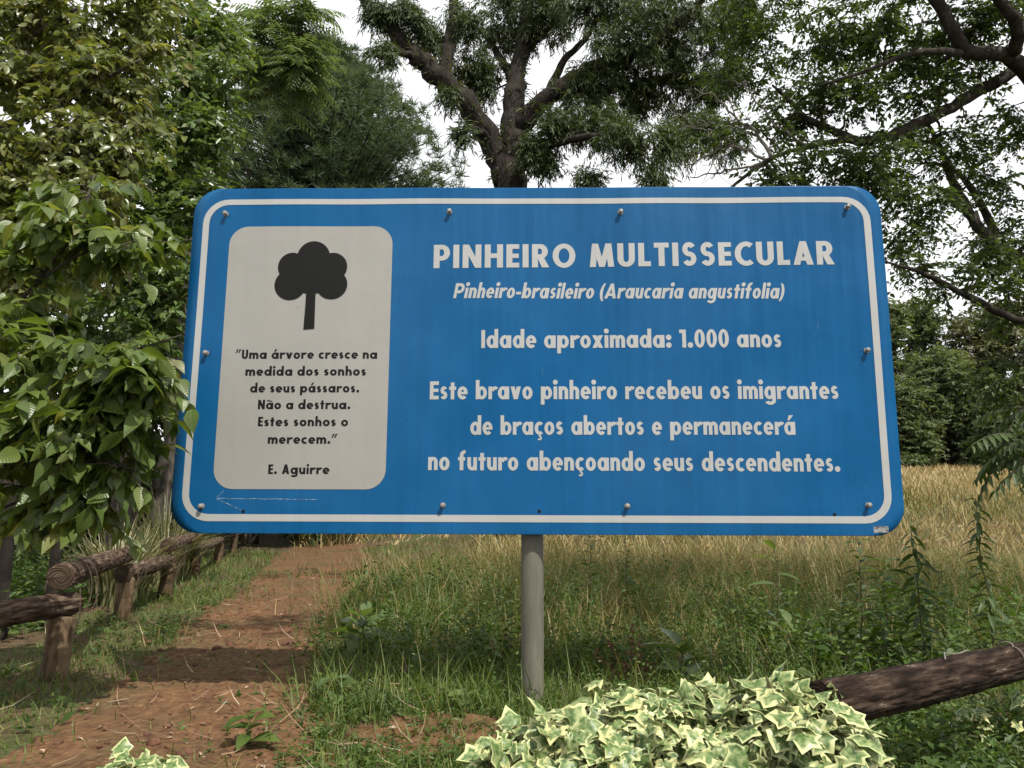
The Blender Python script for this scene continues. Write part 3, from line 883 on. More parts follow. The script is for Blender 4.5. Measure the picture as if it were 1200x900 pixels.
lm.build('crown', M['feather'], root)

# ---- conifer
r_ = np.random.default_rng(43)
CY = 22.0
bx = U(352, 500, CY)[0]
base = gpt(bx, CY)
tz = U(366, 62, CY)[2]
root = empty('pine_tree', base, 'dense grey green conifer standing left of the open white sky', 'tree')
tm, lm = MB(), MB()
tube(tm, np.array([(*(base + [0, 0, -.3]),), (bx, CY, tz * .5), (bx + .2, CY, tz)]), [.45, .3, .04], 10)
cen, dirs = [], []
for i in range(760):
    f = 1 - r_.uniform(0, 1) ** 1.25 * .72
    z = tz * f
    R = min(1.15 * (tz - z) ** .86 + .25, 4.7)
    a = r_.uniform(0, 6.283)
    d = np.array([math.cos(a), math.sin(a), 0])
    R *= r_.uniform(.84, 1.03) * (1 + .07 * math.sin(3 * a + z))
    s_ = np.array([bx + .1, CY, z - .12 * R])
    e = s_ + d * R + [0, 0, .28 * R]
    m_ = s_ * .5 + e * .5 + [0, 0, -.10 * R]
    S = smooth_path([(*s_, .05), (*m_, .03), (*e, .008)], 4)
    tube(tm, S[:, :3], S[:, 3], 4, caps=False)
    for t in np.linspace(.3, 1, 7):
        q = S[min(len(S) - 1, int(t * (len(S) - 1))), :3]
        for _ in range(2):
            cen.append(q + r_.normal(size=3) * [.24, .24, .14] * (.4 + .6 * t)); dirs.append(nrm(d * .7 + [0, 0, .6]))
cen, dirs = np.array(cen), np.array(dirs)
sprays(r_, lm, cen, dirs, tri([(-.05, 0, 0), (.05, 0, 0), (0, 1, -.05)], [(0, 1, 2)]), .16, 8, 5, .27, droop=-.1, flat=.8, ldroop=-.15, side=.5, njit=1, inherit=.7, rndc=.6)
tm.build('trunk', M['bark_dark'], root, smooth=True)
lm.build('crown', M['pine'], root)

# ---- left side trees
r_ = np.random.default_rng(51)
base = gpt(-4.6, 5.2)
paths = [[(*(base + [0, 0, -.2]), .12), (-4.5, 5.1, 1.5, .10), (-4.2, 5.0, 3.0, .08), (-3.9, 4.9, 4.2, .05)],
         L_([(-30, 260, 5, 10), (40, 255, 4.8, 8), (110, 240, 4.7, 5), (170, 225, 4.6, 3)]),
         L_([(-30, 160, 5, 10), (50, 130, 4.8, 8), (110, 100, 4.7, 5), (165, 70, 4.6, 3)]),
         L_([(-20, 60, 5, 9), (40, 40, 4.8, 7), (90, 10, 4.7, 4)]),
         L_([(-20, 210, 5, 8), (60, 190, 4.9, 6), (130, 165, 4.8, 4), (185, 150, 4.7, 2.5)])]
blobs = [PB(20, 20, 60, 4.9, 1.4), PB(90, 20, 55, 4.8, 1.2), PB(40, 90, 55, 4.7, 1.3), PB(115, 95, 50, 4.7, 1.1), PB(20, 165, 55, 4.6, 1.2), PB(90, 170, 50, 4.6, 1.1), PB(150, 155, 36, 4.7, .7),
         PB(30, 235, 50, 4.5, 1.1), PB(100, 235, 46, 4.5, .9), PB(150, 60, 40, 4.9, .7), PB(30, 300, 50, 4.5, .8), PB(160, 10, 46, 5.0, .8), PB(80, 290, 36, 4.6, .5)]
cen = blob_centers(r_, blobs, 14, .1)
tree('yellowing_tree', 'tree with yellow tinged drooping leaves filling the top left corner', 'tree', base, paths, cen, M['bark_grey'], M['yellowleaf'],
     dict(T=broad_template(.25, .35, .25), rad=.30, ntw=6, nleaf=11, leaf=.078, droop=.45, flat=.4, ldroop=.42, side=.8, njit=.75), 51, twig_r=.016, twigs=.003)

r_ = np.random.default_rng(52)
base = gpt(-4.3, 8.4)
paths = [[(*(base + [0, 0, -.2]), .16), (-4.2, 8.3, 1.8, .13), (-4.0, 8.1, 3.4, .10), (-3.8, 8.0, 5.0, .06), (-3.7, 7.9, 6.4, .04)],
         L_([(180, 250, 8, 10), (210, 220, 7.8, 7), (245, 200, 7.6, 4)]), L_([(170, 120, 8, 10), (210, 90, 7.8, 7), (250, 60, 7.6, 4)]),
         L_([(160, 330, 8, 9), (190, 310, 7.8, 6), (220, 300, 7.6, 4)])]
blobs = [PB(190, 30, 55, 7.8, 1.3), PB(235, 80, 42, 7.6, 1.0), PB(190, 120, 50, 7.7, 1.2), PB(225, 165, 40, 7.6, .9), PB(180, 205, 50, 7.6, 1.1), PB(225, 235, 34, 7.5, .8), PB(180, 280, 46, 7.5, 1.0),
         PB(210, 320, 36, 7.4, .8), PB(150, 340, 46, 7.4, .9), PB(190, 370, 34, 7.4, .6), PB(140, 250, 50, 7.7, .8), PB(255, 30, 36, 7.9, .7), PB(245, 140, 26, 7.5, .5), PB(130, 90, 50, 8, .7), PB(90, 320, 50, 7.6, .8), PB(60, 60, 70, 8.2, .8)]
cen = blob_centers(r_, blobs, 18, .2)
tree('leafy_tree', 'glossy mid green tree directly left of the top of the sign', 'tree', base, paths, cen, M['bark_grey'], M['midleaf'],
     dict(T=SMALL, rad=.34, ntw=6, nleaf=10, leaf=.115, droop=.35, flat=.6, ldroop=.35, side=.8, njit=.8), 52, twig_r=.02)

# near broad-leaved bush by the fence
r_ = np.random.default_rng(53)
BY = 3.0
base = gpt(-2.75, 3.35)
paths = [[(*(base + [0, 0, -.1]), .035), (-2.7, 3.3, .5, .03), (-2.55, 3.15, .95, .024), (-2.3, 3.0, 1.3, .018)],
         [(-2.6, 3.2, .85, .02)] + L_([(0, 470, 3.0, 6), (60, 445, 2.95, 5), (120, 420, 2.9, 4.5), (165, 408, 2.88, 3.4), (212, 393, 2.85, 2)]),
         [(-2.7, 3.3, .5, .02)] + L_([(-10, 560, 3.0, 6), (60, 545, 2.95, 4), (120, 540, 2.95, 3), (170, 555, 2.9, 2)]),
         [(-2.4, 3.05, 1.15, .018)] + L_([(10, 370, 3.2, 5), (60, 310, 3.2, 4), (95, 260, 3.2, 3), (110, 205, 3.2, 2)]),
         L_([(40, 335, 3.2, 4), (90, 300, 3.2, 3), (150, 285, 3.2, 2)]),
         [(-2.7, 3.3, .45, .016)] + L_([(-5, 600, 3.1, 4), (60, 580, 3.05, 3), (120, 570, 3.0, 2)])]
blobs = [PB(30, 440, 40, 2.95, .9), PB(100, 420, 42, 2.9, 1.2), PB(140, 425, 36, 2.85, 1.2), PB(176, 420, 16, 2.85, .4), PB(60, 490, 50, 2.9, 1.2), PB(120, 490, 36, 2.9, 1.1), PB(155, 470, 20, 2.9, .4),
         PB(30, 535, 40, 2.95, 1.1), PB(95, 535, 36, 2.95, 1.0), PB(145, 545, 26, 2.9, .6), PB(40, 580, 30, 3.0, .6), PB(105, 575, 24, 2.95, .35),
         PB(40, 260, 36, 3.2, .7), PB(95, 270, 40, 3.2, 1.0), PB(140, 280, 34, 3.2, .7), PB(100, 225, 24, 3.2, .5), PB(30, 340, 40, 3.2, .8), PB(10, 400, 30, 3.0, .6)]
cen = blob_centers(r_, blobs, 12, .1)
tree('broadleaf_bush', 'near bush with large toothed light green leaves overhanging the log fence', 'bush', base, paths, cen, M['bark_grey'], M['near'],
     dict(T=broad_template(.29, .3, .3, ((.1, .55), (.25, .9), (.42, 1.0), (.6, .8), (.8, .4))), rad=.23, ntw=2, nleaf=9, leaf=.096, droop=.3, flat=.3, ldroop=.5, side=.75, njit=.5, inherit=.8), 53, twig_r=.012, twigs=.003)

# darker trees closing the view on the left
DARK = [(-7.6, 9.5, 5.2, 2.6, 61, 'dark tree deep in shade behind the near bush at far left'),
        (-6.6, 12.5, 6.2, 2.6, 62, 'dark round tree behind the fence and left of the sign'),
        (-10.5, 15, 8.5, 3.2, 63, 'tall dark tree at the back of the left thicket'),
        (-5.6, 16.5, 6.0, 2.4, 64, 'dark tree at the end of the log fence under the conifer')]
for x, y, h, R, sd, lab in DARK:
    r_ = np.random.default_rng(sd)
    base = gpt(x, y)
    z0 = base[2]
    paths = [[(x, y, z0 - .2, .16), (x + .1, y, z0 + h * .4, .12), (x - .1, y, z0 + h * .9, .04)]]
    bl = [(x + R * .55 * math.cos(a), y + R * .55 * math.sin(a), z0 + h * f, R * .6, R * .6, h * .18, 1)
          for f in (.16, .36, .56, .76, .92) for a in r_.uniform(0, 6.28, 4 if f < .9 else 2)]
    cen = blob_centers(r_, bl, 15, .3)
    tree('shade_tree', lab, 'tree', base, paths, cen, M['bark_dark'], M['darkleaf'],
         dict(T=SMALL, rad=.55, ntw=6, nleaf=9, leaf=.22, droop=.3, flat=.6, ldroop=.4, side=.8, njit=.7), sd, group='dark trees closing the left side', twig_r=.03)

# ---- far wood across the field
far = [(1052, 520, 362, 46, 30, 'far_tree', 'farleaf', 'far umbrella topped pine against the sky just right of the sign', 0),
       (1092, 520, 352, 48, 34, 'far_tree', 'farleaf', 'far dark rounded tree second from the sign along the wood edge', 0),
       (1110, 530, 415, 42, 38, 'far_tree', 'farleaf', 'far mid green bushy tree at the edge of the dry field', 1),
       (1150, 520, 372, 47, 50, 'far_tree', 'olive', 'far olive green tree, the broadest along the wood edge', 0),
       (1200, 520, 360, 46, 48, 'far_tree', 'olive', 'far olive tree behind the drooping right hand branches', 0),
       (1060, 530, 450, 41, 30, 'far_tree', 'farleaf', 'far low green tree touching the right edge of the sign', 1),
       (1160, 530, 450, 41, 36, 'far_tree', 'farleaf', 'far dark green shrubby tree with shaded foot above the field', 1),
       (1010, 520, 380, 46, 44, 'far_tree', 'farleaf', 'far green tree behind the right end of the sign board', 0),
       (800, 520, 385, 47, 46, 'far_tree', 'farleaf', 'far green tree behind the board, in line with the word MULTISSECULAR', 0),
       (880, 525, 375, 49, 48, 'far_tree', 'olive', 'far olive tree behind the board, in line with the word anos', 0),
       (945, 525, 395, 45, 44, 'far_tree', 'farleaf', 'far green tree behind the board, in line with the word descendentes', 0),
       (1250, 530, 400, 43, 50, 'far_tree', 'olive', 'far olive tree outside the right edge', 0)]
for px, pb_, pt, Y, rp, nm, mt, lab, low in far:
    r_ = np.random.default_rng(int(px + pt))
    b = U(px, pb_, Y)
    base = gpt(b[0], Y)
    top = U(px, pt, Y)[2]
    h = top - base[2]
    k = Y / F_PX
    R = rp * k
    x, y, z0 = base
    paths = [[(x, y, z0 - .3, .28), (x + r_.normal() * .2, y, z0 + h * .5, .2), (x + r_.normal() * .3, y, z0 + h * .9, .07)]]
    bl = []
    for f, q in ((.08, 1.0), (.25, 1.05), (.45, 1.0), (.65, .85), (.82, .62), (.93, .35)):
        for a in r_.uniform(0, 6.28, 5 if q > .5 else 3):
            bl.append((x + R * q * .62 * math.cos(a), y + R * q * .62 * math.sin(a), z0 + h * (f + r_.normal() * .03), R * .42, R * .42, h * .10, 1))
    cen = blob_centers(r_, bl, 9, .45)
    tree(nm, lab, 'tree', base, paths, cen, M['bark_dark'], M[mt],
         dict(T=SMALL, rad=.85, ntw=8, nleaf=12, leaf=.27, droop=.2, flat=.6, ldroop=.3, side=.8, njit=.7), int(px), group='trees of the far wood', twig_r=.05)

# ------------------------------------------------------------------ the sign
SO = np.array([.1217 * .8, 3.2, .8 * .8692])
yw = math.radians(-1.0302)
EX = np.array([math.cos(yw), math.sin(yw), 0])
EN = np.array([math.sin(yw), -math.cos(yw), 0])       # out of the face, towards the camera
SWD, SHT, SR = 3.0825, 1.538, .125


def dish(u, v):
    return (.0022 * np.sin(u * 3.1 + .7) * np.cos(v * 2.3) + .0016 * np.sin(u * 7.3 + v * 3.0) + .0012 * np.sin(u * 11.5 - v * 4.1 + 1.0))


def SP(u, v, d):
    u = np.asarray(u, float); v = np.asarray(v, float)
    d = np.asarray(d, float) + dish(u, v)
    return SO + u[..., None] * EX + v[..., None] * np.array([0, 0, 1.0]) + d[..., None] * EN


def rrect_rows(u0, u1, v0, v1, r, nu, nv, corner=9):
    a = np.linspace(0, np.pi / 2, corner)
    lo = v0 + r - r * np.cos(a)
    vs = np.concatenate([lo, np.linspace(v0 + r, v1 - r, nv)[1:-1], (v0 + v1) - lo[::-1]])
    ins = np.where(vs < v0 + r, r - np.sqrt(np.maximum(r * r - (v0 + r - vs) ** 2, 0)), np.where(vs > v1 - r, r - np.sqrt(np.maximum(r * r - (vs - v1 + r) ** 2, 0)), 0))
    t = np.linspace(0, 1, nu)
    Uu = (u0 + ins)[:, None] * (1 - t) + (u1 - ins)[:, None] * t
    return Uu, np.repeat(vs[:, None], nu, 1)


def slab(mb, u0, u1, v0, v1, r, d_front, d_back, nu=60, nv=30):
    Uu, Vv = rrect_rows(u0, u1, v0, v1, r, nu, nv)
    n, m = Uu.shape
    A = SP(Uu, Vv, d_front).reshape(-1, 3)
    B = SP(Uu, Vv, d_back).reshape(-1, 3)
    ii = np.arange(n * m).reshape(n, m)
    Fr = np.stack([ii[:-1, :-1], ii[:-1, 1:], ii[1:, 1:], ii[1:, :-1]], -1).reshape(-1, 4)
    ring = np.concatenate([ii[0, :], ii[1:, -1], ii[-1, -2::-1], ii[-2:0:-1, 0]])
    r2 = np.roll(ring, -1)
    mb.add(np.vstack([A, B]), np.vstack([Fr, Fr[:, ::-1] + n * m, np.stack([ring, ring + n * m, r2 + n * m, r2], -1)]))


def rpath(u0, u1, v0, v1, r, step=.03):
    pts = []
    def arc(cx, cy, a0, a1):
        for a in np.linspace(a0, a1, 9):
            pts.append((cx + r * math.cos(a), cy + r * math.sin(a)))
    arc(u1 - r, v0 + r, -np.pi / 2, 0); arc(u1 - r, v1 - r, 0, np.pi / 2)
    arc(u0 + r, v1 - r, np.pi / 2, np.pi); arc(u0 + r, v0 + r, np.pi, 1.5 * np.pi)
    pts.append(pts[0])
    return np.array(pts)


def dense(a, b, step=.04):
    """two matching closed polylines resampled together"""
    A, B = [], []
    for i in range(len(a) - 1):
        n = max(1, int(np.linalg.norm(a[i + 1] - a[i]) / step))
        for t in np.arange(n) / n:
            A.append(a[i] * (1 - t) + a[i + 1] * t); B.append(b[i] * (1 - t) + b[i + 1] * t)
    A.append(a[-1]); B.append(b[-1])
    return np.array(A), np.array(B)


def strip(mb, A, B, d):
    n = len(A)
    V = np.vstack([SP(A[:, 0], A[:, 1], d), SP(B[:, 0], B[:, 1], d)])
    i = np.arange(n - 1)
    mb.add(V, np.stack([i, i + 1, i + 1 + n, i + n], -1))


def fan(mb, P, d):
    P = np.asarray(P, float)
    c = P.mean(0)
    V = np.vstack([SP(P[:, 0], P[:, 1], d), SP(c[:1], c[1:], d)])
    n = len(P)
    i = np.arange(n)
    mb.add(V, np.stack([i, (i + 1) % n, np.full(n, n)], -1))


sign_base = np.array([SO[0] - .008, 3.285, 0.0])
sign = empty('information_sign', sign_base, 'large blue information board with white lettering on a single grey post', 'sign')
mb = MB(); slab(mb, -SWD / 2, SWD / 2, 0, SHT, SR, 0.0, -.005); panel = mb.build('panel', M['blue'], sign, smooth=False)
for p_ in panel.data.polygons:
    p_.use_smooth = abs(p_.normal.y) > .8
mb = MB()
A, B = dense(rpath(-1.496, 1.493, .0505, 1.4862, .115), rpath(-1.4675, 1.4625, .0800, 1.4606, .088))
strip(mb, A, B, .0012)
mb.build('border_line', M['white'], sign)
mb = MB(); slab(mb, -1.3700, -.6335, .1850, 1.3562, .085, .0012, .0009, 26, 30)
plate = mb.build('quote_plate', M['plate'], sign)

# the tree emblem on the plate
mb = MB()
def disc(cu, cv, ru, rv, d):
    a = np.linspace(0, 2 * np.pi, 40, endpoint=False)
    fan(mb, np.stack([cu + ru * np.cos(a), cv + rv * np.sin(a)], -1), d)
for k, (cu, cv, ru, rv) in enumerate([(-.985, 1.209, .074, .077), (-1.078, 1.166, .064, .066), (-.897, 1.166, .064, .066), (-1.083, 1.083, .070, .070), (-.899, 1.085, .070, .068), (-.99, 1.125, .085, .085)]):
    disc(cu, cv, ru, rv, .0020 + k * .0002)
q = np.array([(-1.0145, .880), (-.9665, .884), (-.968, 1.0), (-.969, 1.12), (-1.009, 1.12), (-1.0105, 1.0)])
fan(mb, q, .0034)
mb.build('tree_emblem', M['black'], sign)

# ---- lettering: every letter drawn as geometry (cap height = 1)
class Font:
    def __init__(self, s=.25, c=1.0, xh=.68, slant=0.0):
        self.s, self.c, self.xh, self.slant = s, c, xh, slant
        self.bw = .74 * c
        self.nw = .64 * c + .04

    # pieces are (A, B) strips or convex fans
    def rect(self, x0, y0, x1, y1):
        return ('F', [(x0, y0), (x1, y0), (x1, y1), (x0, y1)])

    def poly(self, *p):
        return ('F', list(p))

    def ring(self, cx, cy, rx, ry, a0=0, a1=360, s=None, sy=None, n=26):
        s = s or self.s
        sy = sy or s * .84
        a = np.radians(np.linspace(a0, a1, n))
        return ('S', np.stack([cx + rx * np.cos(a), cy + ry * np.sin(a)], -1), np.stack([cx + (rx - s) * np.cos(a), cy + (ry - sy) * np.sin(a)], -1))

    def dot(self, cx, cy, r):
        a = np.linspace(0, 2 * np.pi, 18, endpoint=False)
        return ('F', list(np.stack([cx + r * np.cos(a), cy + r * np.sin(a)], -1)))

    def line(self, x0, y0, x1, y1, wh):
        """slanted stroke of horizontal width wh"""
        return ('F', [(x0, y0), (x0 + wh, y0), (x1 + wh, y1), (x1, y1)])

    def path(self, pts, w):
        P = np.asarray(pts, float)
        T = nrm(np.gradient(P, axis=0))
        Nn = np.stack([-T[:, 1], T[:, 0]], -1)
        return ('S', P + Nn * w / 2, P - Nn * w / 2)

    def ess(self, w, h, s):
        k = s * .86
        r = (h + k) / 4
        a1 = np.radians(np.linspace(28, 270, 20))
        rx = (w - s) / 2
        ry = r - k / 2
        cx = w / 2
        up = np.stack([cx + rx * .93 * np.cos(a1), h - k / 2 - ry + ry * np.sin(a1)], -1)
        a2 = np.radians(np.linspace(90, -152, 20))
        dn = np.stack([cx + rx * np.cos(a2), k / 2 + ry + ry * np.sin(a2)], -1)
        return self.path(np.vstack([up[:-1], [(up[-1] + dn[0]) / 2], dn[1:]]), k)

    def glyph(self, ch):
        s, c, xh, bw, nw = self.s, self.c, self.xh, self.bw, self.nw
        o = (bw / 2, xh / 2, bw / 2, xh / 2 + .012)
        asc = 1.06
        acc = None
        if ch in 'áã':
            acc, ch = ch, 'a'
        if ch == 'ç':
            acc, ch = ch, 'c'
        P = []
        if ch == 'a': P, w = [self.ring(*o), self.rect(bw - s * .92, 0, bw + .06, xh)], bw + .06
        elif ch == 'b': P, w = [self.rect(0, 0, s, asc), self.ring(o[0] + .06, *o[1:])], bw + .06
        elif ch == 'd': P, w = [self.ring(*o), self.rect(bw + .06 - s, 0, bw + .06, asc)], bw + .06
        elif ch == 'p': P, w = [self.rect(0, -.3, s, xh), self.ring(o[0] + .06, *o[1:])], bw + .06
        elif ch == 'g':
            P, w = [self.ring(*o), self.rect(bw + .06 - s, -.06, bw + .06, xh),
                    self.ring(bw / 2 + .03, -.06, bw / 2 + .03, .26, 205, 360)], bw + .06
        elif ch == 'o': P, w = [self.ring(*o)], bw
        elif ch == 'c': P, w = [self.ring(*o, 48, 312)], bw * .84
        elif ch == 'e': P, w = [self.ring(*o, 0, 318), self.rect(s * .5, xh * .5 - .075, bw - .012, xh * .5 + .06)], bw * .98
        elif ch in 'nhm':
            nw_ = nw if ch != 'm' else nw * .96
            hi = asc if ch == 'h' else xh
            r = (nw_ - .03) / 2
            ry = min(.34, r * 1.05)
            P = [self.rect(0, 0, s, hi), self.ring(nw_ - r, xh - ry + .01, r, ry, 0, 165), self.rect(nw_ - s, 0, nw_, xh - ry + .012)]
            w = nw_
            if ch == 'm':
                d = nw_ - s
                P += [self.ring(nw_ - r + d, xh - ry + .01, r, ry, 0, 165), self.rect(nw_ - s + d, 0, nw_ + d, xh - ry + .012)]
                w = nw_ + d
        elif ch == 'u':
            r = nw / 2
            ry = min(.36, r * 1.1)
            P, w = [self.rect(0, ry - .012, s, xh), self.ring(r, ry - .01, r, ry, 180, 360), self.rect(nw - s, 0, nw, xh)], nw
        elif ch == 'r':
            P, w = [self.rect(0, 0, s, xh), self.ring(s + .14 * c + .06, xh - .30, .24 * c + .08, .31, 48, 165)], s + .26 * c + .05
        elif ch == 'i': P, w = [self.rect(0, 0, s, xh), self.dot(s / 2, xh + .235, .14)], s
        elif ch == 'l': P, w = [self.rect(0, 0, s, asc)], s
        elif ch == 't': P, w = [self.rect(.1, 0, .1 + s, .93), self.rect(0, xh - .18, .2 + s, xh)], .2 + s
        elif ch == 'f':
            P, w = [self.rect(.1, 0, .1 + s, .82), self.rect(0, xh - .18, .2 + s, xh), self.ring(.1 + s + .08, .80, s + .08, .27, 80, 180)], .24 + s
        elif ch == 's': w = .48 * c + .05; P = [self.ess(w, xh + .02, s)]
        elif ch == 'v':
            h = s * 1.12; w = .70 * c + .04
            P = [self.line(w / 2 - h / 2, 0, 0, xh, h), self.line(w / 2 - h / 2, 0, w - h, xh, h)]
        elif ch == 'x':
            h = s * 1.18; w = .68 * c + .06
            P = [self.line(0, 0, w - h, xh, h), self.line(w - h, 0, 0, xh, h)]
        elif ch == 'P': P, w = [self.rect(0, 0, s, 1), self.rect(0, .80, .36, 1), self.rect(0, .32, .36, .52), self.ring(.34, .66, .32, .34, -90, 90, s=s * .98, sy=.2)], .66
        elif ch == 'R': P, w = [self.rect(0, 0, s, 1), self.rect(0, .80, .36, 1), self.rect(0, .36, .36, .56), self.ring(.34, .68, .30, .32, -90, 90, s=s * .98, sy=.2), self.poly((.40, 0), (.70, 0), (.46, .46), (.20, .46))], .70
        elif ch == 'I': P, w = [self.rect(0, 0, s, 1)], s
        elif ch == 'N': P, w = [self.rect(0, 0, s, 1), self.rect(.76 - s, 0, .76, 1), self.poly((.76 - s * 1.04, 0), (.76, 0), (s * 1.04, 1), (0, 1))], .76
        elif ch == 'H': P, w = [self.rect(0, 0, s, 1), self.rect(.74 - s, 0, .74, 1), self.rect(s * .8, .41, .74 - s * .8, .61)], .74
        elif ch == 'E': P, w = [self.rect(0, 0, s, 1), self.rect(s * .8, .80, .52, 1), self.rect(s * .8, .405, .50, .595), self.rect(s * .8, 0, .52, .2)], .52
        elif ch == 'L': P, w = [self.rect(0, 0, s, 1), self.rect(s * .8, 0, .50, .21)], .50
        elif ch == 'T': P, w = [self.rect(.30 - s / 2, 0, .30 + s / 2, 1), self.rect(0, .79, .60, 1)], .60
        elif ch == 'O': P, w = [self.ring(.46, .5, .46, .52, n=40)], .92
        elif ch == 'C': P, w = [self.ring(.46, .5, .46, .52, 52, 308, n=34)], .72
        elif ch == 'M': P, w = [self.line(0, 0, .10, 1, s), self.line(.98 - s, 0, .88 - s, 1, s), self.poly((.38, 0), (.60, 0), (.10 + s, 1), (.10, 1)), self.poly((.38, 0), (.60, 0), (.88, 1), (.88 - s, 1))], .98
        elif ch == 'U': P, w = [self.rect(0, .32, s, 1), self.rect(.70 - s, .32, .70, 1), self.ring(.35, .335, .35, .35, 180, 360)], .70
        elif ch == 'S': P, w = [self.ess(.60, 1.02, s)], .60
        elif ch == 'A': P, w = [self.line(0, 0, .40 - s * .5, 1, s * 1.06), self.line(.80 - s * 1.06, 0, .40 - s * .5, 1, s * 1.06), self.rect(.2, .17, .6, .34)], .80
        elif ch == '1': P, w = [self.rect(.16, 0, .16 + s, 1), self.rect(.0, .80, .2, 1)], .16 + s
        elif ch == '0': P, w = [self.ring(.29, .5, .29, .515, n=34)], .58
        elif ch == '.': P, w = [self.dot(.15, .14, .155)], .30
        elif ch == ':': P, w = [self.dot(.15, .14, .155), self.dot(.15, xh - .13, .155)], .30
        elif ch == '-': P, w = [self.rect(.0, .25, .34, .43)], .34
        elif ch == '(': P, w = [self.ring(.46, .42, .46, .72, 122, 238, s=.19, sy=.05)], .26
        elif ch == ')': P, w = [self.ring(-.20, .42, .46, .72, -58, 58, s=.19, sy=.05)], .26
        elif ch in '“”':
            P = [self.poly((.0, .62), (.12, .62), (.32, 1.04), (.12, 1.04)), self.poly((.28, .62), (.40, .62), (.60, 1.04), (.40, 1.04))]
            w = .58
        else:
            P, w = [], .3
        if acc == 'á': P.append(self.poly((bw * .36, xh + .08), (bw * .54, xh + .08), (bw * .54 + .24, xh + .36), (bw * .54 - .02, xh + .36)))
        if acc == 'ã':
            t = np.linspace(0, 1, 16)
            P.append(self.path(np.stack([bw * .12 + t * bw * .76, xh + .20 + .05 * np.sin(t * 2 * np.pi)], -1), .11))
        if acc == 'ç':
            P.append(self.path([(bw * .50, .02), (bw * .50, -.08), (bw * .60, -.10), (bw * .66, -.17), (bw * .60, -.245), (bw * .34, -.25)], .10))
        return P, w


def write(text, u0, u1, v0, v1, cap, font, mat, d0, track=.10, space=.34):
    """one row of lettering, a mesh for each word"""
    xs, x, word = [], 0.0, 0
    for i, ch in enumerate(text):
        if ch == ' ':
            x += space
            word += 1
            continue
        P, w = font.glyph(ch)
        xs.append((x, P, word))
        x += w + track
    x -= track
    kx = (u1 - u0) / x
    mbs = [MB() for _ in range(word + 1)]
    for x0, P, wd_ in xs:
        mb = mbs[wd_]
        for k, p in enumerate(P):
            d = d0 + k * .00012
            def tr(q):
                q = np.asarray(q, float)
                X = (q[:, 0] + x0 + font.slant * q[:, 1]) * kx + u0
                t = (X - u0) / (u1 - u0)
                return np.stack([X, v0 * (1 - t) + v1 * t + q[:, 1] * cap], -1)
            if p[0] == 'F': fan(mb, tr(p[1]), d)
            else: strip(mb, tr(p[1]), tr(p[2]), d)
    for mb in mbs:
        mb.build('lettering', mat, sign)


write('PINHEIRO MULTISSECULAR', -.4481, 1.3223, 1.1592, 1.1722, .1080, Font(.243), M['white'], .0012, .135, .44)
write('Pinheiro-brasileiro (Araucaria angustifolia)', -.3585, 1.0894, 1.0218, 1.0174, .0680, Font(.200, .74, .70, .20), M['white'], .0012, .085, .32)
BF = Font(.212, .80, .70)
write('Idade aproximada: 1.000 anos', -.2319, 1.07, .7966, .7998, .0800, BF, M['white'], .0012, .085, .36)
write('Este bravo pinheiro recebeu os imigrantes', -.4526, 1.3004, .5709, .5740, .0790, BF, M['white'], .0012, .085, .40)
write('de braços abertos e permanecerá', -.2756, 1.1083, .4180, .4200, .0790, BF, M['white'], .0012, .085, .40)
write('no futuro abençoando seus descendentes.', -.4534, 1.2865, .2672, .2648, .0790, BF, M['white'], .0012, .085, .40)
QF = Font(.25, 1.0, .68)
for txt, a, b_, v in (('“Uma árvore cresce na', -1.3077, -.6858, .7494), ('medida dos sonhos', -1.2598, -.7317, .6744), ('de seus pássaros.', -1.2347, -.7587, .6004),
                      ('Não a destrua.', -1.1968, -.7949, .5277), ('Estes sonhos o', -1.1924, -.8012, .4537), ('merecem.”', -1.1456, -.8459, .3784), ('E. Aguirre', -1.1364, -.8734, .2492)):
    write(txt, a, b_, v, v, .0408, QF, M['black'], .0018, .12, .42)

# bolts, holes, sticker, scratched arrow
r_ = np.random.default_rng(71)
for u, v in ((-1.3932, 1.4165), (-.3803, 1.4207), (.3859, 1.4178), (1.3928, 1.4359), (-1.4373, .7743), (1.4317, .7845), (-1.4088, .1134), (-.3871, .1202), (.3879, .1192), (1.392, .1259)):
    mb = MB()
    c0 = SP(np.array(u), np.array(v), 0.0)
    prof = [(.0, .012), (.003, .012), (.0035, .007), (.015, .007), (.0155, .0105), (.020, .0105), (.0235, .0075), (.025, .0025)]
    tube(mb, np.array([c0 + EN * a for a, _ in prof]), [q for _, q in prof], 10)
    mb.build('bolt', M['bolt'], sign)
for u, v in ((.0191, .0968), (1.2497, .0868), (-1.2328, .0926)):
    mb = MB()
    a = np.linspace(0, 2 * np.pi, 12, endpoint=False)
    fan(mb, np.stack([u + .007 * np.cos(a), v + .007 * np.sin(a)], -1), .0022)
    mb.build('drill_hole', M['black'], sign)
mb = MB(); slab(mb, 1.409, 1.470, .0125, .040, .003, .0012, .0004, 6, 6); mb.build('sticker', M['sticker'], sign)
mb = MB()
def wob(a, b_, n=30):
    t = np.linspace(0, 1, n)[:, None]
    P = np.array(a) * (1 - t) + np.array(b_) * t
    P[1:-1] += r_.normal(size=(n - 2, 2)) * .0012
    return P
for a, b_ in (((-1.3527, .1458), (-.9195, .1417)), ((-1.3527, .1458), (-1.2365, .0944)), ((-1.3527, .1458), (-1.3221, .1782))):
    P = wob(a, b_)
    strip(mb, P + [0, .0016], P - [0, .0016], .0008)
mb.build('scratched_arrow', M['scratch'], sign)
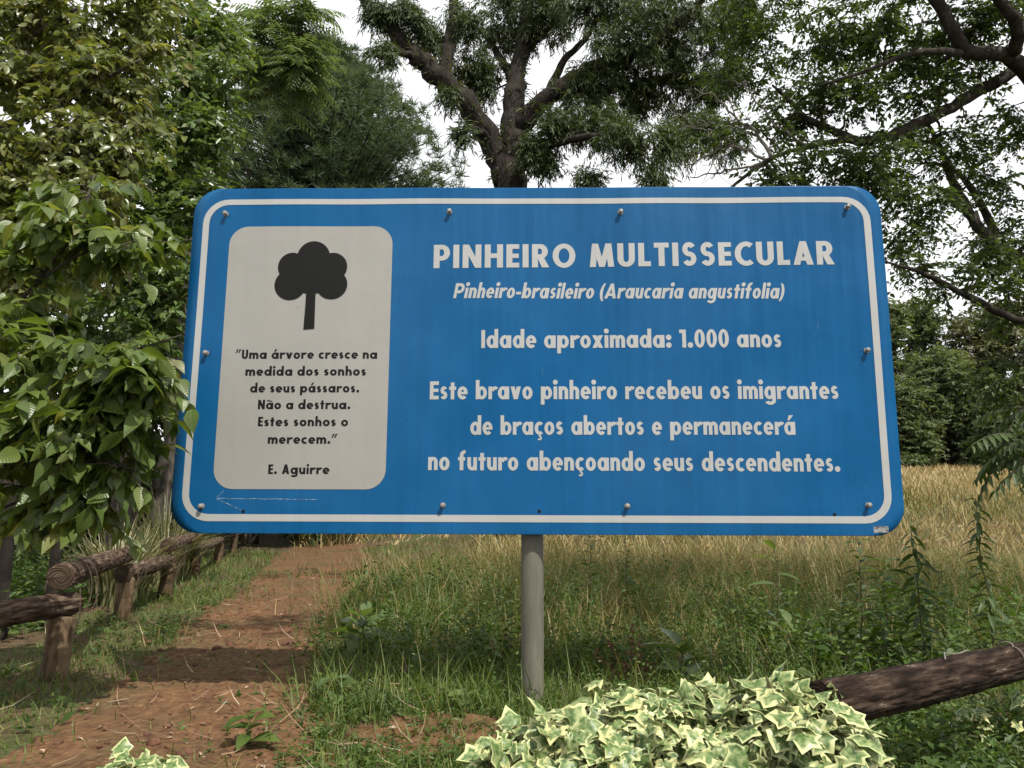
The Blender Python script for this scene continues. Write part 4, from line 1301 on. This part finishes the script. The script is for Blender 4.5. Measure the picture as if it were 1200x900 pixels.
# post and the two rails behind the panel
mb = MB()
pz = np.linspace(-.15, SHT + SO[2] - .06, 24)
tube(mb, np.stack([np.full(24, sign_base[0]), np.full(24, sign_base[1]), pz], -1), .0475, 28)
mb.build('post', M['post'], sign, smooth=True)
for v in (.12, SHT - .12):
    mb = MB()
    c = [SP(np.array(u), np.array(v), 0) for u in (-1.48, 1.46)]
    for dz in (-.02, .02):
        pass
    V, = [np.array([c[0] - EN * .012 + [0, 0, -.022], c[1] - EN * .012 + [0, 0, -.022], c[1] - EN * .012 + [0, 0, .022], c[0] - EN * .012 + [0, 0, .022],
                    c[0] - EN * .036 + [0, 0, -.022], c[1] - EN * .036 + [0, 0, -.022], c[1] - EN * .036 + [0, 0, .022], c[0] - EN * .036 + [0, 0, .022]])]
    mb.add(V, [(0, 1, 2, 3), (5, 4, 7, 6), (4, 0, 3, 7), (1, 5, 6, 2), (3, 2, 6, 7), (4, 5, 1, 0)])
    mb.build('back_rail', M['aluminium'], sign)

# ------------------------------------------------------------------ log fences
def log(mb, a, b_, r0, r1, rng, n=26, sides=18, sag=.0):
    n, sides = n * 3, sides + 8
    a, b_ = np.asarray(a, float), np.asarray(b_, float)
    t = np.linspace(0, 1, n)[:, None]
    P = a * (1 - t) + b_ * t
    P[:, 2] -= sag * np.sin(np.pi * t[:, 0])
    P[1:-1] += np.cumsum(rng.normal(size=(n - 2, 3)), 0) * .0006
    R = np.linspace(r0, r1, n) * (1 + .02 * np.sin(np.linspace(0, 9, n) + rng.uniform(0, 6)) + .012 * np.sin(np.linspace(0, 31, n) + rng.uniform(0, 6)) + rng.normal(size=n) * .006)
    P = np.vstack([P[:1], P[:1] + (P[1:2] - P[:1]) * .06, P[1:-1], P[-1:] + (P[-2:-1] - P[-1:]) * .06, P[-1:]])
    R = np.concatenate([[R[0] * .9], [R[0]], R[1:-1], [R[-1]], [R[-1] * .9]])
    tube(mb, P, R, sides, rng=rng, rough=.018)


r_ = np.random.default_rng(81)
FP = [(-2.42, 2.1), (-2.17, 3.75), (-2.80, 5.6), (-3.08, 6.9), (-3.66, 8.9), (-4.3, 11.3), (-5.0, 13.8), (-5.7, 16.3)]
fence = empty('log_fence', gpt(*FP[1]), 'rustic fence of dark round logs stepping away along the left of the path', 'fence')
LOW, HIGH = .335, .475
for i, (x, y) in enumerate(FP):
    mb = MB()
    z = float(height(x, y))
    log(mb, (x - .01, y, z - .15), (x + .012, y, z + LOW - .045), .062, .058, r_, 16)
    mb.build('post', M['log_wood'], fence, smooth=True)
for i in range(len(FP) - 1):
    mb = MB()
    (x0, y0), (x1, y1) = FP[i], FP[i + 1]
    zz = LOW if i % 2 == 0 else HIGH
    d = nrm(np.array([x1 - x0, y1 - y0]))
    e = .07
    a = (x0 - d[0] * e, y0 - d[1] * e, float(height(x0, y0)) + zz)
    b_ = (x1 + d[0] * e, y1 + d[1] * e, float(height(x1, y1)) + zz)
    log(mb, a, b_, .062, .057, r_, 30)
    mb.build('rail', M['log'], fence, smooth=True)
for i in (1, 2, 3):
    x, y = FP[i]
    mb = MB()
    for k in range(2):
        a = np.linspace(0, 2 * np.pi, 28)
        P = np.stack([x + .095 * np.sin(a) * .9 + .02 * k, y + .05 + .02 * k + .05 * np.sin(a), .40 + .165 * np.cos(a)], -1)
        tube(mb, P, .0022, 5)
    P = np.array([(x + .10, y - .03, .42), (x + .115, y - .04, .3), (x + .10, y - .05, .17)])
    tube(mb, P, .002, 5)
    mb.build('wire', M['wire'], fence)

rail = empty('log_rail', gpt(1.0, 2.1), 'single fallen looking dark log rail emerging from the ivy at lower right', 'fence')
mb = MB()
log(mb, (.76, 1.94, .330), (2.15, 2.87, .322), .056, .053, r_, 40, 20)
mb.build('rail', M['log_dark'], rail, smooth=True)
for x, y in ((.88, 2.02), (1.98, 2.77)):
    mb = MB()
    log(mb, (x, y, -.25), (x, y, .235), .058, .055, r_, 12)
    mb.build('post', M['log_wood'], rail, smooth=True)
for k, (t0, t1, ph) in enumerate(((.30, .62, 1.2), (.42, .70, 2.4), (.55, .58, .3))):
    mb = MB()
    tt = np.linspace(t0, t1, 40)[:, None]
    c = np.array([.82, 1.98, .330]) * (1 - tt) + np.array([2.15, 2.87, .322]) * tt
    ax = nrm(np.array([1.33, .89, -.008]))
    X = nrm(np.cross(ax, [0, 0, 1.0])); Z = np.cross(X, ax)
    a = np.linspace(ph, ph + 2.6, 40) + .25 * np.sin(np.linspace(0, 9, 40))
    tube(mb, c + (.060 + .004 * np.sin(np.linspace(0, 14, 40)))[:, None] * (np.cos(a)[:, None] * X + np.sin(a)[:, None] * Z), .0022, 5)
    mb.build('vine', M['twig'], rail)

# thin dark stakes behind the left fence
for k, (px, py, pt, Y, w, lab) in enumerate([(67, 690, 606, 5.2, 14, 'dark thin stake behind the nearest log rail'), (8, 700, 560, 4.8, 22, 'dark thick stake in shade at the left edge')]):
    mb = MB()
    a = U(px - 6, py, Y); b_ = U(px + 3, pt, Y)
    a[2] = float(height(a[0], Y)) - .05
    log(mb, a, b_, w * Y / F_PX / 2, w * Y / F_PX / 2.4, r_, 12, 10)
    o = mb.build('wooden_stake', M['bark_dark'], None, True, loc=gpt(a[0], Y))
    tag(o, lab, 'stake')

# ------------------------------------------------------------------ ivy
_half = [(.17, -.11), (.45, -.12), (.38, .12), (.54, .40), (.29, .50)]
_out = [(0, .04)] + _half + [(0, .90)] + [(-x, y) for x, y in _half[::-1]]
_out = np.array(_out)
_c = np.array([0, .28])
_in = _c + (_out - _c) * .66


def ivy_leaves(rng, mb, P, D, Nn, S):
    n = len(P)
    D = nrm(D); X = nrm(np.cross(D, Nn)); Z = np.cross(X, D)
    tv = np.vstack([[(*_c, 0)], np.c_[_in, np.zeros(12)], np.c_[_out, np.zeros(12)]])
    tv[:, 2] = -.16 * np.abs(tv[:, 0]) ** 1.3 * 2 - .20 * tv[:, 1] ** 2 + .07
    i = np.arange(12); j = (i + 1) % 12
    tf = np.vstack([np.stack([np.zeros(12, int), 1 + i, 1 + j], -1), np.stack([1 + i, 13 + i, 13 + j], -1), np.stack([1 + i, 13 + j, 1 + j], -1)])
    edge = np.concatenate([[0.0], np.full(12, .28), np.full(12, 1.0)])
    V = P[:, None] + S[:, None, None] * (tv[:, 0, None] * X[:, None] + tv[:, 1, None] * D[:, None])
    curl = rng.uniform(-.3, 2.4, n)
    V = V + (S * curl)[:, None, None] * tv[:, 2, None] * Z[:, None] + rng.normal(size=V.shape) * .0022 + (S * rng.normal(size=n) * .35)[:, None, None] * (tv[:, 0] * tv[:, 1])[None, :, None] * Z[:, None]
    F = (tf[None] + (np.arange(n) * 25)[:, None, None]).reshape(-1, 3)
    rnd = rng.beta(1.6, 2.2, n)
    mb.add(V.reshape(-1, 3), F, np.tile(tv[:, :2], (n, 1)), rnd=np.repeat(rnd, 25), edge=np.tile(edge, n))


def ivy(name, label, lumps, n, seed, size=.085, base=None):
    rng = np.random.default_rng(seed)
    root = empty(name, base, label, 'ivy')
    lm, sm = MB(), MB()
    wts = np.array([l[6] for l in lumps], float)
    wts /= wts.sum()
    for l, w in zip(lumps, wts):
        c, r = np.array(l[:3]), np.array(l[3:6])
        k = int(n * w)
        v = nrm(rng.normal(size=(k, 3)) + [0, -.25, .45])
        v = v[v[:, 2] > -.35]
        q = np.where(rng.uniform(0, 1, len(v)) < .7, rng.uniform(.93, 1.06, len(v)), rng.uniform(.72, .93, len(v)))
        P = c + v * r * q[:, None]
        P += rng.normal(size=P.shape) * .012
        gz = height(P[:, 0], P[:, 1]) + .012
        P[:, 2] = np.maximum(P[:, 2], gz)
        on = nrm(v / r)
        tang = nrm(np.array([0, -.35, -1.0]) - on * (np.array([0, -.35, -1.0]) @ on.T)[:, None] + rng.normal(size=P.shape) * .5)
        Nn = on * .7 + [0.1, -.2, .75] + rng.normal(size=P.shape) * .33
        ivy_leaves(rng, lm, P, tang, Nn, size * np.clip(rng.normal(.88, .24, len(P)), .35, 1.3))
        for kk in range(max(3, int(k / 28))):
            a = c + r * [0, 0, .15]
            b_ = c + nrm(rng.normal(size=3) + [0, -.2, .4]) * r * .95
            m_ = (a + b_) / 2 + nrm((a + b_) / 2 - c) * .08
            S = smooth_path([(*a, .003), (*m_, .003), (*b_, .002)], 5)
            tube(sm, S[:, :3], S[:, 3], 4)
    sm.build('stem', M['stem'], root, smooth=True)
    lm.build('foliage', M['ivy'], root, smooth=False)
    return root


ivy('variegated_ivy', 'big mound of cream edged ivy covering the log below the sign post',
    [(*(U(px, py, Y) - [0, 0, rz * .95]), rx, .22, rz, w) for px, py, Y, rx, rz, w in
     ((602, 868, 2.0, .11, .18, .6), (647, 848, 2.02, .13, .19, .9), (702, 834, 2.0, .15, .21, 1.1), (762, 828, 2.0, .16, .21, 1.2), (822, 836, 2.0, .15, .21, 1.1), (877, 842, 1.98, .13, .20, .9), (922, 860, 1.95, .11, .18, .7), (962, 884, 1.9, .10, .16, .6), (992, 910, 1.86, .09, .14, .4), (582, 900, 1.98, .09, .14, .4),
      (840, 816, 2.10, .11, .09, .35), (917, 812, 1.95, .085, .09, .4), (877, 812, 2.0, .08, .08, .25), (957, 814, 1.90, .075, .10, .35), (982, 842, 1.88, .08, .12, .35), (732, 816, 2.10, .13, .1, .3), (887, 827, 2.02, .08, .07, .2))],
    2700, 91, .062, gpt(.4, 2.0))
ivy('variegated_ivy', 'small sprig of cream edged ivy at the bottom edge of the path', [(-1.09, 2.34, -.03, .15, .12, .11, 1.0)], 110, 92, .07, gpt(-1.09, 2.34))
ivy('variegated_ivy', 'loose patch of ivy on the ground under the log at right', [(1.72, 2.05, .02, .36, .3, .16, 1.0), (1.62, 2.5, .08, .2, .15, .16, .4)], 260, 93, .06, gpt(1.7, 2.05))
# trailing runners
# ------------------------------------------------------------------ ground cover
r_ = np.random.default_rng(101)


def fence_x(y):
    return np.interp(y, [p_[1] for p_ in FP], [p_[0] for p_ in FP])


def blades(mb, x, y, hgt, wid, lean=.5, rnd=None, rng=r_):
    n = len(x)
    P = np.stack([x, y, height(x, y) - .005], -1)
    a = rng.uniform(0, 6.283, n)
    le = rng.uniform(.05, lean, n)
    D = np.stack([np.cos(a) * le, np.sin(a) * le, np.ones(n)], -1)
    Nn = np.stack([np.cos(a), np.sin(a), np.full(n, -.2)], -1) + rng.normal(size=(n, 3)) * .3
    place(mb, BLADE, P, D, Nn, hgt, rnd, wid)


def scatter(n, x0, x1, y0, y1, keep, rng=r_):
    x = rng.uniform(x0, x1, n); y = y0 + (y1 - y0) * rng.uniform(0, 1, n) ** 1.25
    k = rng.uniform(0, 1, n) < keep(x, y)
    return x[k], y[k]


def off_path(x, y):
    l, r = path_edges(y)
    l = l + .12 * noise2(y, 3.0, 2.5); r = r + .10 * noise2(y, 9.0, 2.2)
    return np.where((x < l) | (x > r), 1.0, .035 + .45 * (noise2(x, y, 3.1) > .48) + .6 * np.exp(-np.minimum(np.abs(x - l), np.abs(x - r)) / .11))


def soil_patch(x, y):
    q = ((x + .25) / .32) ** 2 + ((y - 2.82) / .24) ** 2
    return np.where(q < 1, .2, 1.0)


mb = MB()
x, y = scatter(60000, -3.2, .4, 1.75, 7.5, lambda x, y: off_path(x, y) * soil_patch(x, y) * np.clip(.55 + .5 * noise2(x, y, 2.3), .08, 1) * np.where(x > fence_x(y) - .3, 1, .25))
blades(mb, x, y, r_.uniform(.03, .095, len(x)), r_.uniform(.003, .006, len(x)) , 1.0)
x, y = scatter(16000, -1.1, .1, 2.2, 3.9, lambda x, y: off_path(x, y) * soil_patch(x, y) * np.clip(.5 + .7 * noise2(x + 3, y, 2.6), .05, 1))
blades(mb, x, y, r_.uniform(.03, .12, len(x)), r_.uniform(.003, .006, len(x)), 1.0)
x, y = scatter(16000, -1.2, 6.5, 5.0, 10.5, lambda x, y: off_path(x, y) * np.clip(.5 + .6 * noise2(x + 2, y, 1.3), .05, 1))
blades(mb, x, y, r_.uniform(.15, .5, len(x)), r_.uniform(.004, .008, len(x)), .8)
x, y = scatter(34000, -.9, 4.8, 3.0, 8.0, lambda x, y: off_path(x, y) * np.clip(.55 + .5 * noise2(x + 5, y, 1.9), .1, 1))
blades(mb, x, y, r_.uniform(.08, .3, len(x)), r_.uniform(.003, .006, len(x)), .8)
x, y = scatter(30000, -5.5, 3.5, 6.5, 14, lambda x, y: off_path(x, y) * np.clip(.6 + .4 * noise2(x, y, 1.5), .1, 1))
blades(mb, x, y, r_.uniform(.06, .16, len(x)), r_.uniform(.006, .012, len(x)), .9)
x, y = scatter(16000, .0, 3.2, 1.9, 4.2, lambda x, y: np.clip(.6 + .4 * noise2(x, y, 2), .1, 1))
blades(mb, x, y, r_.uniform(.04, .14, len(x)), r_.uniform(.003, .006, len(x)), .9)
tag(mb.build('grass', M['grass'], None), 'short green grass tufts along both sides of the earth path', None, None, 'stuff')

# broad-leaved weeds under and behind the sign
mb = MB()
def herb(mb, x, y, hmin, hmax, nl, leaf, rng=r_, T=SMALL):
    n = len(x)
    h = rng.uniform(hmin, hmax, n)
    base = np.stack([x, y, height(x, y)], -1)
    lean = rng.normal(size=(n, 2)) * .18
    t = np.linspace(.15, 1, nl)
    P = base[:, None] + np.stack([lean[:, :1] * h[:, None] * t, lean[:, 1:] * h[:, None] * t, h[:, None] * t], -1)
    a = rng.uniform(0, 6.28, (n, 1)) + np.arange(nl) * 2.4 + rng.normal(size=(n, nl)) * .3
    D = np.stack([np.cos(a), np.sin(a), rng.uniform(-.3, .9, (n, nl))], -1)
    Nn = np.array([0, 0, 1.0]) + rng.normal(size=D.shape) * .4
    sc = leaf * rng.uniform(.6, 1.3, (n, nl)) * (1.15 - .5 * t)
    rnd = np.clip(np.repeat(rng.beta(1.8, 2.5, (n, 1)), nl, 1) + rng.normal(size=(n, nl)) * .1, 0, 1)
    place(mb, T, P.reshape(-1, 3), D.reshape(-1, 3), Nn.reshape(-1, 3), sc.ravel(), rnd.ravel())
    # stalk
    place(mb, NEEDLE, base, np.c_[lean, np.ones(n)], rng.normal(size=(n, 3)), h, np.full(n, .7), np.full(n, .08))


dens = lambda x, y: off_path(x, y) * soil_patch(x, y) * np.clip(.55 + .55 * noise2(x + 7, y, 1.4), .1, 1) * np.where(x < .3, sstep(2.9, 4.6, y), 1)
x, y = scatter(11000, -1.3, 4.6, 2.7, 7.6, dens)
herb(mb, x, y, .04, .22, 12, .032)
# taller clumps standing out of the carpet
cx_ = r_.uniform(-.9, 4.2, 70); cy_ = r_.uniform(3.6, 7.2, 70)
for a_, b_ in zip(cx_, cy_):
    k_ = r_.integers(10, 26)
    R0 = r_.uniform(.1, .28)
    xx = a_ + r_.normal(size=k_) * R0; yy = b_ + r_.normal(size=k_) * R0
    kp = off_path(xx, yy) > .5
    H0 = r_.uniform(.18, .42)
    if kp.sum() > 2:
        herb(mb, xx[kp], yy[kp], H0 * .5, H0, 11, r_.uniform(.03, .075), T=[SMALL, LANCE, BROAD][r_.integers(0, 3)])
x, y = scatter(3800, -.7, 5.0, 3.7, 8.0, dens)
herb(mb, x, y, .18, .42, 16, .05, T=LANCE)
x, y = scatter(2600, -3.4, -1.2, 2.2, 9, lambda x, y: off_path(x, y) * np.clip(.3 + .7 * noise2(x, y + 3, 1.7), .0, 1) * (x > fence_x(y) - .25))
herb(mb, x, y, .04, .14, 8, .045)
x, y = scatter(1800, .9, 3.2, 1.7, 3.0, lambda x, y: .7 + 0 * x)
herb(mb, x, y, .05, .2, 9, .045)
x, y = scatter(4200, -1.2, .2, 1.9, 3.6, lambda x, y: off_path(x, y) * soil_patch(x, y) * np.clip(.2 + .7 * noise2(x, y + 8, 2), 0, 1))
herb(mb, x, y, .02, .08, 7, .032)
x, y = scatter(2500, -6.5, -3.0, 4.0, 11, lambda x, y: (x < fence_x(y) - .4) * .8)
herb(mb, x, y, .08, .4, 10, .08)
tag(mb.build('weeds', M['weeds'], None), 'dark green leafy weeds carpeting the ground under the sign', None, None, 'stuff')

# golden dry grass of the field
mb = MB()
x, y = scatter(30000, -2.2, 6.5, 3.7, 10.5, lambda x, y: off_path(x, y) * sstep(3.4, 6.2, y + .5 * noise2(x, y, 1.2)) * np.where(x < -.6, .35, 1))
blades(mb, x, y, r_.uniform(.25, .72, len(x)) * (.55 + .45 * sstep(4, 7, y)) * (.8 + .3 * noise2(x, y, 2.5)), r_.uniform(.003, .007, len(x)), .9, np.clip(.5 + .3 * noise2(x, y, 1.1) + r_.normal(size=len(x)) * .22, 0, 1))
x, y = scatter(5000, -2.2, 6.5, 5.2, 9.5, lambda x, y: off_path(x, y) * (noise2(x, y, 1.6) > 0))
seed_ = r_.uniform(.4, .68, len(x))
place(mb, NARROW, np.stack([x, y, height(x, y) + seed_], -1), r_.normal(size=(len(x), 3)) * .4 + [.3, 0, .6], r_.normal(size=(len(x), 3)), r_.uniform(.05, .12, len(x)), r_.uniform(.5, 1, len(x)))
x, y = scatter(90000, -8, 40, 10, 48, lambda x, y: (x < .80 * y + 2) & (x > -.22 * y - 1) & ((y > 14) | (off_path(x, y) > .5)) & ((x > -.6) | (y > 15) | (noise2(x, y, 1.5) > .5)))
blades(mb, x, y, r_.uniform(.15, .6, len(x)) * np.clip(1.2 - y / 80, .6, 1) * (1 + .35 * noise2(x, y, .8)), .004 + .0011 * y * r_.uniform(.6, 1.4, len(x)), .9, np.clip(.52 + .42 * noise2(x, y, .5) + r_.normal(size=len(x)) * .2, 0, 1))
tag(mb.build('dry_grass', M['dry'], None), 'tall golden dry grass of the field beyond the sign', None, None, 'stuff')

# litter and clods on the path
mb = MB()
x, y = scatter(1500, -3.2, .6, 1.8, 9, lambda x, y: np.where(off_path(x, y) < .5, 1, .25))
P = np.stack([x, y, height(x, y) + .022], -1)
a = r_.uniform(0, 6.28, len(x))
place(mb, SMALL, P, np.stack([np.cos(a), np.sin(a), r_.normal(size=len(x)) * .15], -1), np.array([0, 0, 1.0]) + r_.normal(size=(len(x), 3)) * .35, r_.uniform(.010, .038, len(x)), r_.beta(1.6, 1.2, len(x)))
x, y = scatter(700, -3.2, 1.2, 1.8, 7, lambda x, y: np.where(off_path(x, y) < .5, 1, .5))
P = np.stack([x, y, height(x, y) + .026], -1)
a = r_.uniform(0, 6.28, len(x))
place(mb, BLADE, P, np.stack([np.cos(a), np.sin(a), r_.uniform(-.02, .15, len(x))], -1), np.array([0, 0, 1.0]) + r_.normal(size=(len(x), 3)) * .2, r_.uniform(.06, .22, len(x)), r_.uniform(.5, 1, len(x)), r_.uniform(.003, .006, len(x)))
tag(mb.build('leaf_litter', M['litter'], None), 'dry leaves and straw strewn over the earth path', None, None, 'stuff')

mb = MB()
x, y = scatter(1500, -3.2, .5, 1.8, 8, lambda x, y: np.where(off_path(x, y) < .5, 1, .1))
import bmesh
bm_ = bmesh.new()
bmesh.ops.create_icosphere(bm_, subdivisions=2, radius=1.0)
ico = np.array([v.co[:] for v in bm_.verts])
icf = np.array([[v.index for v in f.verts] for f in bm_.faces])
bm_.free()
ICN = len(ico)
n = len(x)
s = r_.gamma(1.6, .0045, n) + .003
V = np.stack([x, y, height(x, y) + .016], -1)[:, None] + s[:, None, None] * ico * r_.uniform(.82, 1.15, (n, ICN, 1)) * r_.uniform(.7, 1.3, (n, 1, 3)) * [1, 1, .65]
mb.add(V.reshape(-1, 3), (icf[None] + (np.arange(n) * ICN)[:, None, None]).reshape(-1, 3))
tag(mb.build('earth_clods', M['clod'], None, smooth=True), 'crumbled clods of red earth on the path', None, None, 'stuff')

# ------------------------------------------------------------------ single plants
def weed(name, label, base, h, leaf, nl, seed, lean=(0, 0), T=LANCE, mat='weeds', group=None, spread=.3, cat='plant'):
    rng = np.random.default_rng(seed)
    root = empty(name, base, label, cat, group)
    sm, lm = MB(), MB()
    b = np.array(base, float)
    t = np.linspace(0, 1, 9)
    P = b + np.stack([lean[0] * t ** 1.5 * h, lean[1] * t ** 1.5 * h, h * t], -1) + np.r_[np.zeros((1, 3)), rng.normal(size=(8, 3)) * .006]
    tube(sm, P, np.linspace(.006, .002, 9), 5)
    tt = np.linspace(.18, 1, nl)
    Q = np.stack([np.interp(tt, t, P[:, k]) for k in range(3)], -1)
    a = np.arange(nl) * 2.4 + rng.normal(size=nl) * .3
    D = np.stack([np.cos(a), np.sin(a), rng.uniform(-.25, .5, nl) + tt * spread], -1)
    place(lm, T, Q, D, np.array([0, 0, 1.0]) + rng.normal(size=(nl, 3)) * .25, 1.25 * leaf * rng.uniform(.7, 1.15, nl) * (1.15 - .45 * tt), np.clip(rng.normal(size=nl) * .15 + .4, 0, 1))
    sm.build('stem', M['stem'], root, smooth=True)
    lm.build('foliage', M[mat], root)
    return root


weed('tall_weed', 'weed with a few long spreading leaves just under the right half of the sign', gpt(*U(912, 700, 4.4)[[0, 1]]), .64, .17, 9, 1, T=LANCE, mat='midleaf', group='tall weeds')
weed('tall_weed', 'tall dark weed right under the lower right corner of the sign', gpt(*U(1010, 700, 4.0)[[0, 1]]), .68, .10, 34, 2, (.0, .0), mat='darkleaf', group='tall weeds')
weed('tall_weed', 'bushier weed with upright shoots beside the sign corner weed', gpt(*U(1030, 700, 3.8)[[0, 1]]), .56, .12, 40, 3, (.08, 0), group='tall weeds')
weed('tall_weed', 'tall dark drooping weed standing clear of the right end of the sign', gpt(*U(1078, 700, 3.8)[[0, 1]]), .72, .10, 46, 4, (-.02, 0), mat='darkleaf', group='tall weeds', spread=-.6)
weed('tall_weed', 'tallest dark weed near the right edge under the hanging fronds', gpt(*U(1160, 700, 3.6)[[0, 1]]), .86, .09, 60, 5, (-.03, 0), mat='darkleaf', group='tall weeds', spread=-.5)
weed('tall_weed', 'slim weed in front of the dry grass, right of the post', gpt(*U(690, 700, 5.4)[[0, 1]]), .62, .09, 30, 6, (.03, 0), mat='darkleaf', group='tall weeds')
weed('tall_weed', 'dark slender weed among dry grass between post and sign end', gpt(*U(735, 690, 5.6)[[0, 1]]), .66, .08, 34, 7, mat='darkleaf', group='tall weeds')
weed('tall_weed', 'pale green spiky weed tuft behind the ivy on the right', gpt(*G(845, 740)[[0, 1]]), .16, .10, 22, 8, mat='weeds', group='tall weeds')
OV = broad_template(.26, .3, .35)
weed('broadleaf_seedling', 'green seedling with broad drooping leaves at the bottom of the path', gpt(*G(290, 880)[[0, 1]]), .12, .10, 9, 11, T=OV, mat='near', spread=.5)
weed('broadleaf_seedling', 'small seedling with two pairs of leaves on bare soil left of the post', gpt(*G(545, 838)[[0, 1]]), .08, .075, 5, 12, T=OV, mat='near')
weed('dock_plant', 'clump of grey green dock leaves in the grass right of the path', gpt(*G(425, 765)[[0, 1]]), .20, .17, 12, 13, T=OV, mat='midleaf', spread=.6)
weed('dock_plant', 'low grey green leafy plant at the right border of the path', gpt(*G(392, 825)[[0, 1]]), .10, .10, 9, 14, T=OV, mat='midleaf')
weed('dock_plant', 'dock with upright green leaves just behind the ivy crest', gpt(*G(800, 800)[[0, 1]]), .16, .20, 7, 15, T=OV, mat='midleaf', spread=.8)

# reddish dead weed behind the ivy
r_ = np.random.default_rng(111)
b_ = gpt(*G(742, 808)[[0, 1]])
dw = empty('dead_weed', b_, 'dried reddish brown weed stalks between the post and the ivy', 'plant')
mb, lm = MB(), MB()
for dx, h in ((0, .26), (-.11, .2), (-.16, .15), (.03, .2), (.09, .1)):
    t = np.linspace(0, 1, 8)[:, None]
    P = b_ + np.array([dx, .02, h]) * t + r_.normal(size=(8, 3)) * .006
    tube(mb, P, np.linspace(.004, .0015, 8), 5)
    n = 46
    q = P[r_.integers(2, 8, n)] + r_.normal(size=(n, 3)) * .008
    place(lm, SMALL, q, r_.normal(size=(n, 3)), r_.normal(size=(n, 3)), r_.uniform(.012, .035, n), r_.uniform(0, .35, n))
mb.build('stem', M['deadstem'], dw)
lm.build('foliage', M['litter'], dw)

# strap-leaved clump behind the fence
r_ = np.random.default_rng(121)
for (px, Y, nn, hh, lab) in ((140, 6.6, 330, .95, 'clump of arching straw coloured strap leaves behind the log rail'), (195, 8.6, 330, 1.25, 'taller clump of green reedy grass beside the lower left corner of the sign')):
    c = U(px, 640, Y)
    base = gpt(c[0], Y)
    mb = MB()
    n = nn
    a = r_.uniform(0, 6.283, n)
    rr = r_.uniform(0, .28, n)
    P = base + np.stack([np.cos(a) * rr, np.sin(a) * rr, np.zeros(n)], -1)
    out = np.stack([np.cos(a), np.sin(a), np.zeros(n)], -1)
    le = r_.uniform(.15, .9, n)
    L = r_.uniform(.5, 1, n) * hh
    t = np.linspace(0, 1, 7)
    C = P[:, None] + out[:, None] * (L[:, None] * le[:, None] * t ** 1.6)[..., None] + np.array([0, 0, 1.0]) * (L[:, None] * (t - .55 * le[:, None] * t ** 2.4))[..., None]
    S = nrm(np.cross(out, [0, 0, 1.0]))[:, None] * (.010 * (1 - t ** 2 * .95))[None, :, None]
    V = np.stack([C - S, C + S], 2).reshape(-1, 3)
    ii = (np.arange(n) * 14)[:, None] + np.arange(6) * 2
    Fq = np.stack([ii, ii + 1, ii + 3, ii + 2], -1).reshape(-1, 4)
    mb.add(V, Fq, None, rnd=np.repeat(r_.beta(1.6, 1.6, n), 14))
    o = mb.build('reed_clump', M['strap'], None, loc=base)
    tag(o, lab, 'grass clump')

# hanging compound-leaf branch at the right edge
r_ = np.random.default_rng(131)
base = gpt(2.75, 3.5)
root = empty('frond_tree', base, 'slim sapling with hanging feathery fronds at the right edge', 'tree')
tm, lm = MB(), MB()
S = smooth_path([(*base, .03), (2.7, 3.5, .8, .026), (2.62, 3.45, 1.6, .02), (2.5, 3.4, 2.3, .012)], 6)
tube(tm, S[:, :3], S[:, 3], 8)
for tip in ((1140, 560), (1165, 590), (1190, 560), (1195, 620), (1200, 500), (1205, 450)):
    e = U(tip[0] + 35, tip[1] - 25, r_.uniform(3.0, 3.4))
    a = S[r_.integers(len(S) // 3, len(S)), :3]
    Q = smooth_path([(*a, .008), (*((a + e) / 2 + [0, 0, .12]), .006), (*e, .003)], 5)
    tube(tm, Q[:, :3], Q[:, 3], 5, caps=False)
    for k in range(5):
        q = Q[r_.integers(len(Q) // 2, len(Q)), :3]
        pinnate(r_, lm, tm, q, r_.normal(size=3) * [.8, .6, .3] + [-.8, -.1, -.3], r_.uniform(.16, .27), 9, .072, .8, LANCE, r_.uniform(.1, .5))
tm.build('trunk', M['bark_grey'], root, smooth=True)
lm.build('crown', M['darkleaf'], root)
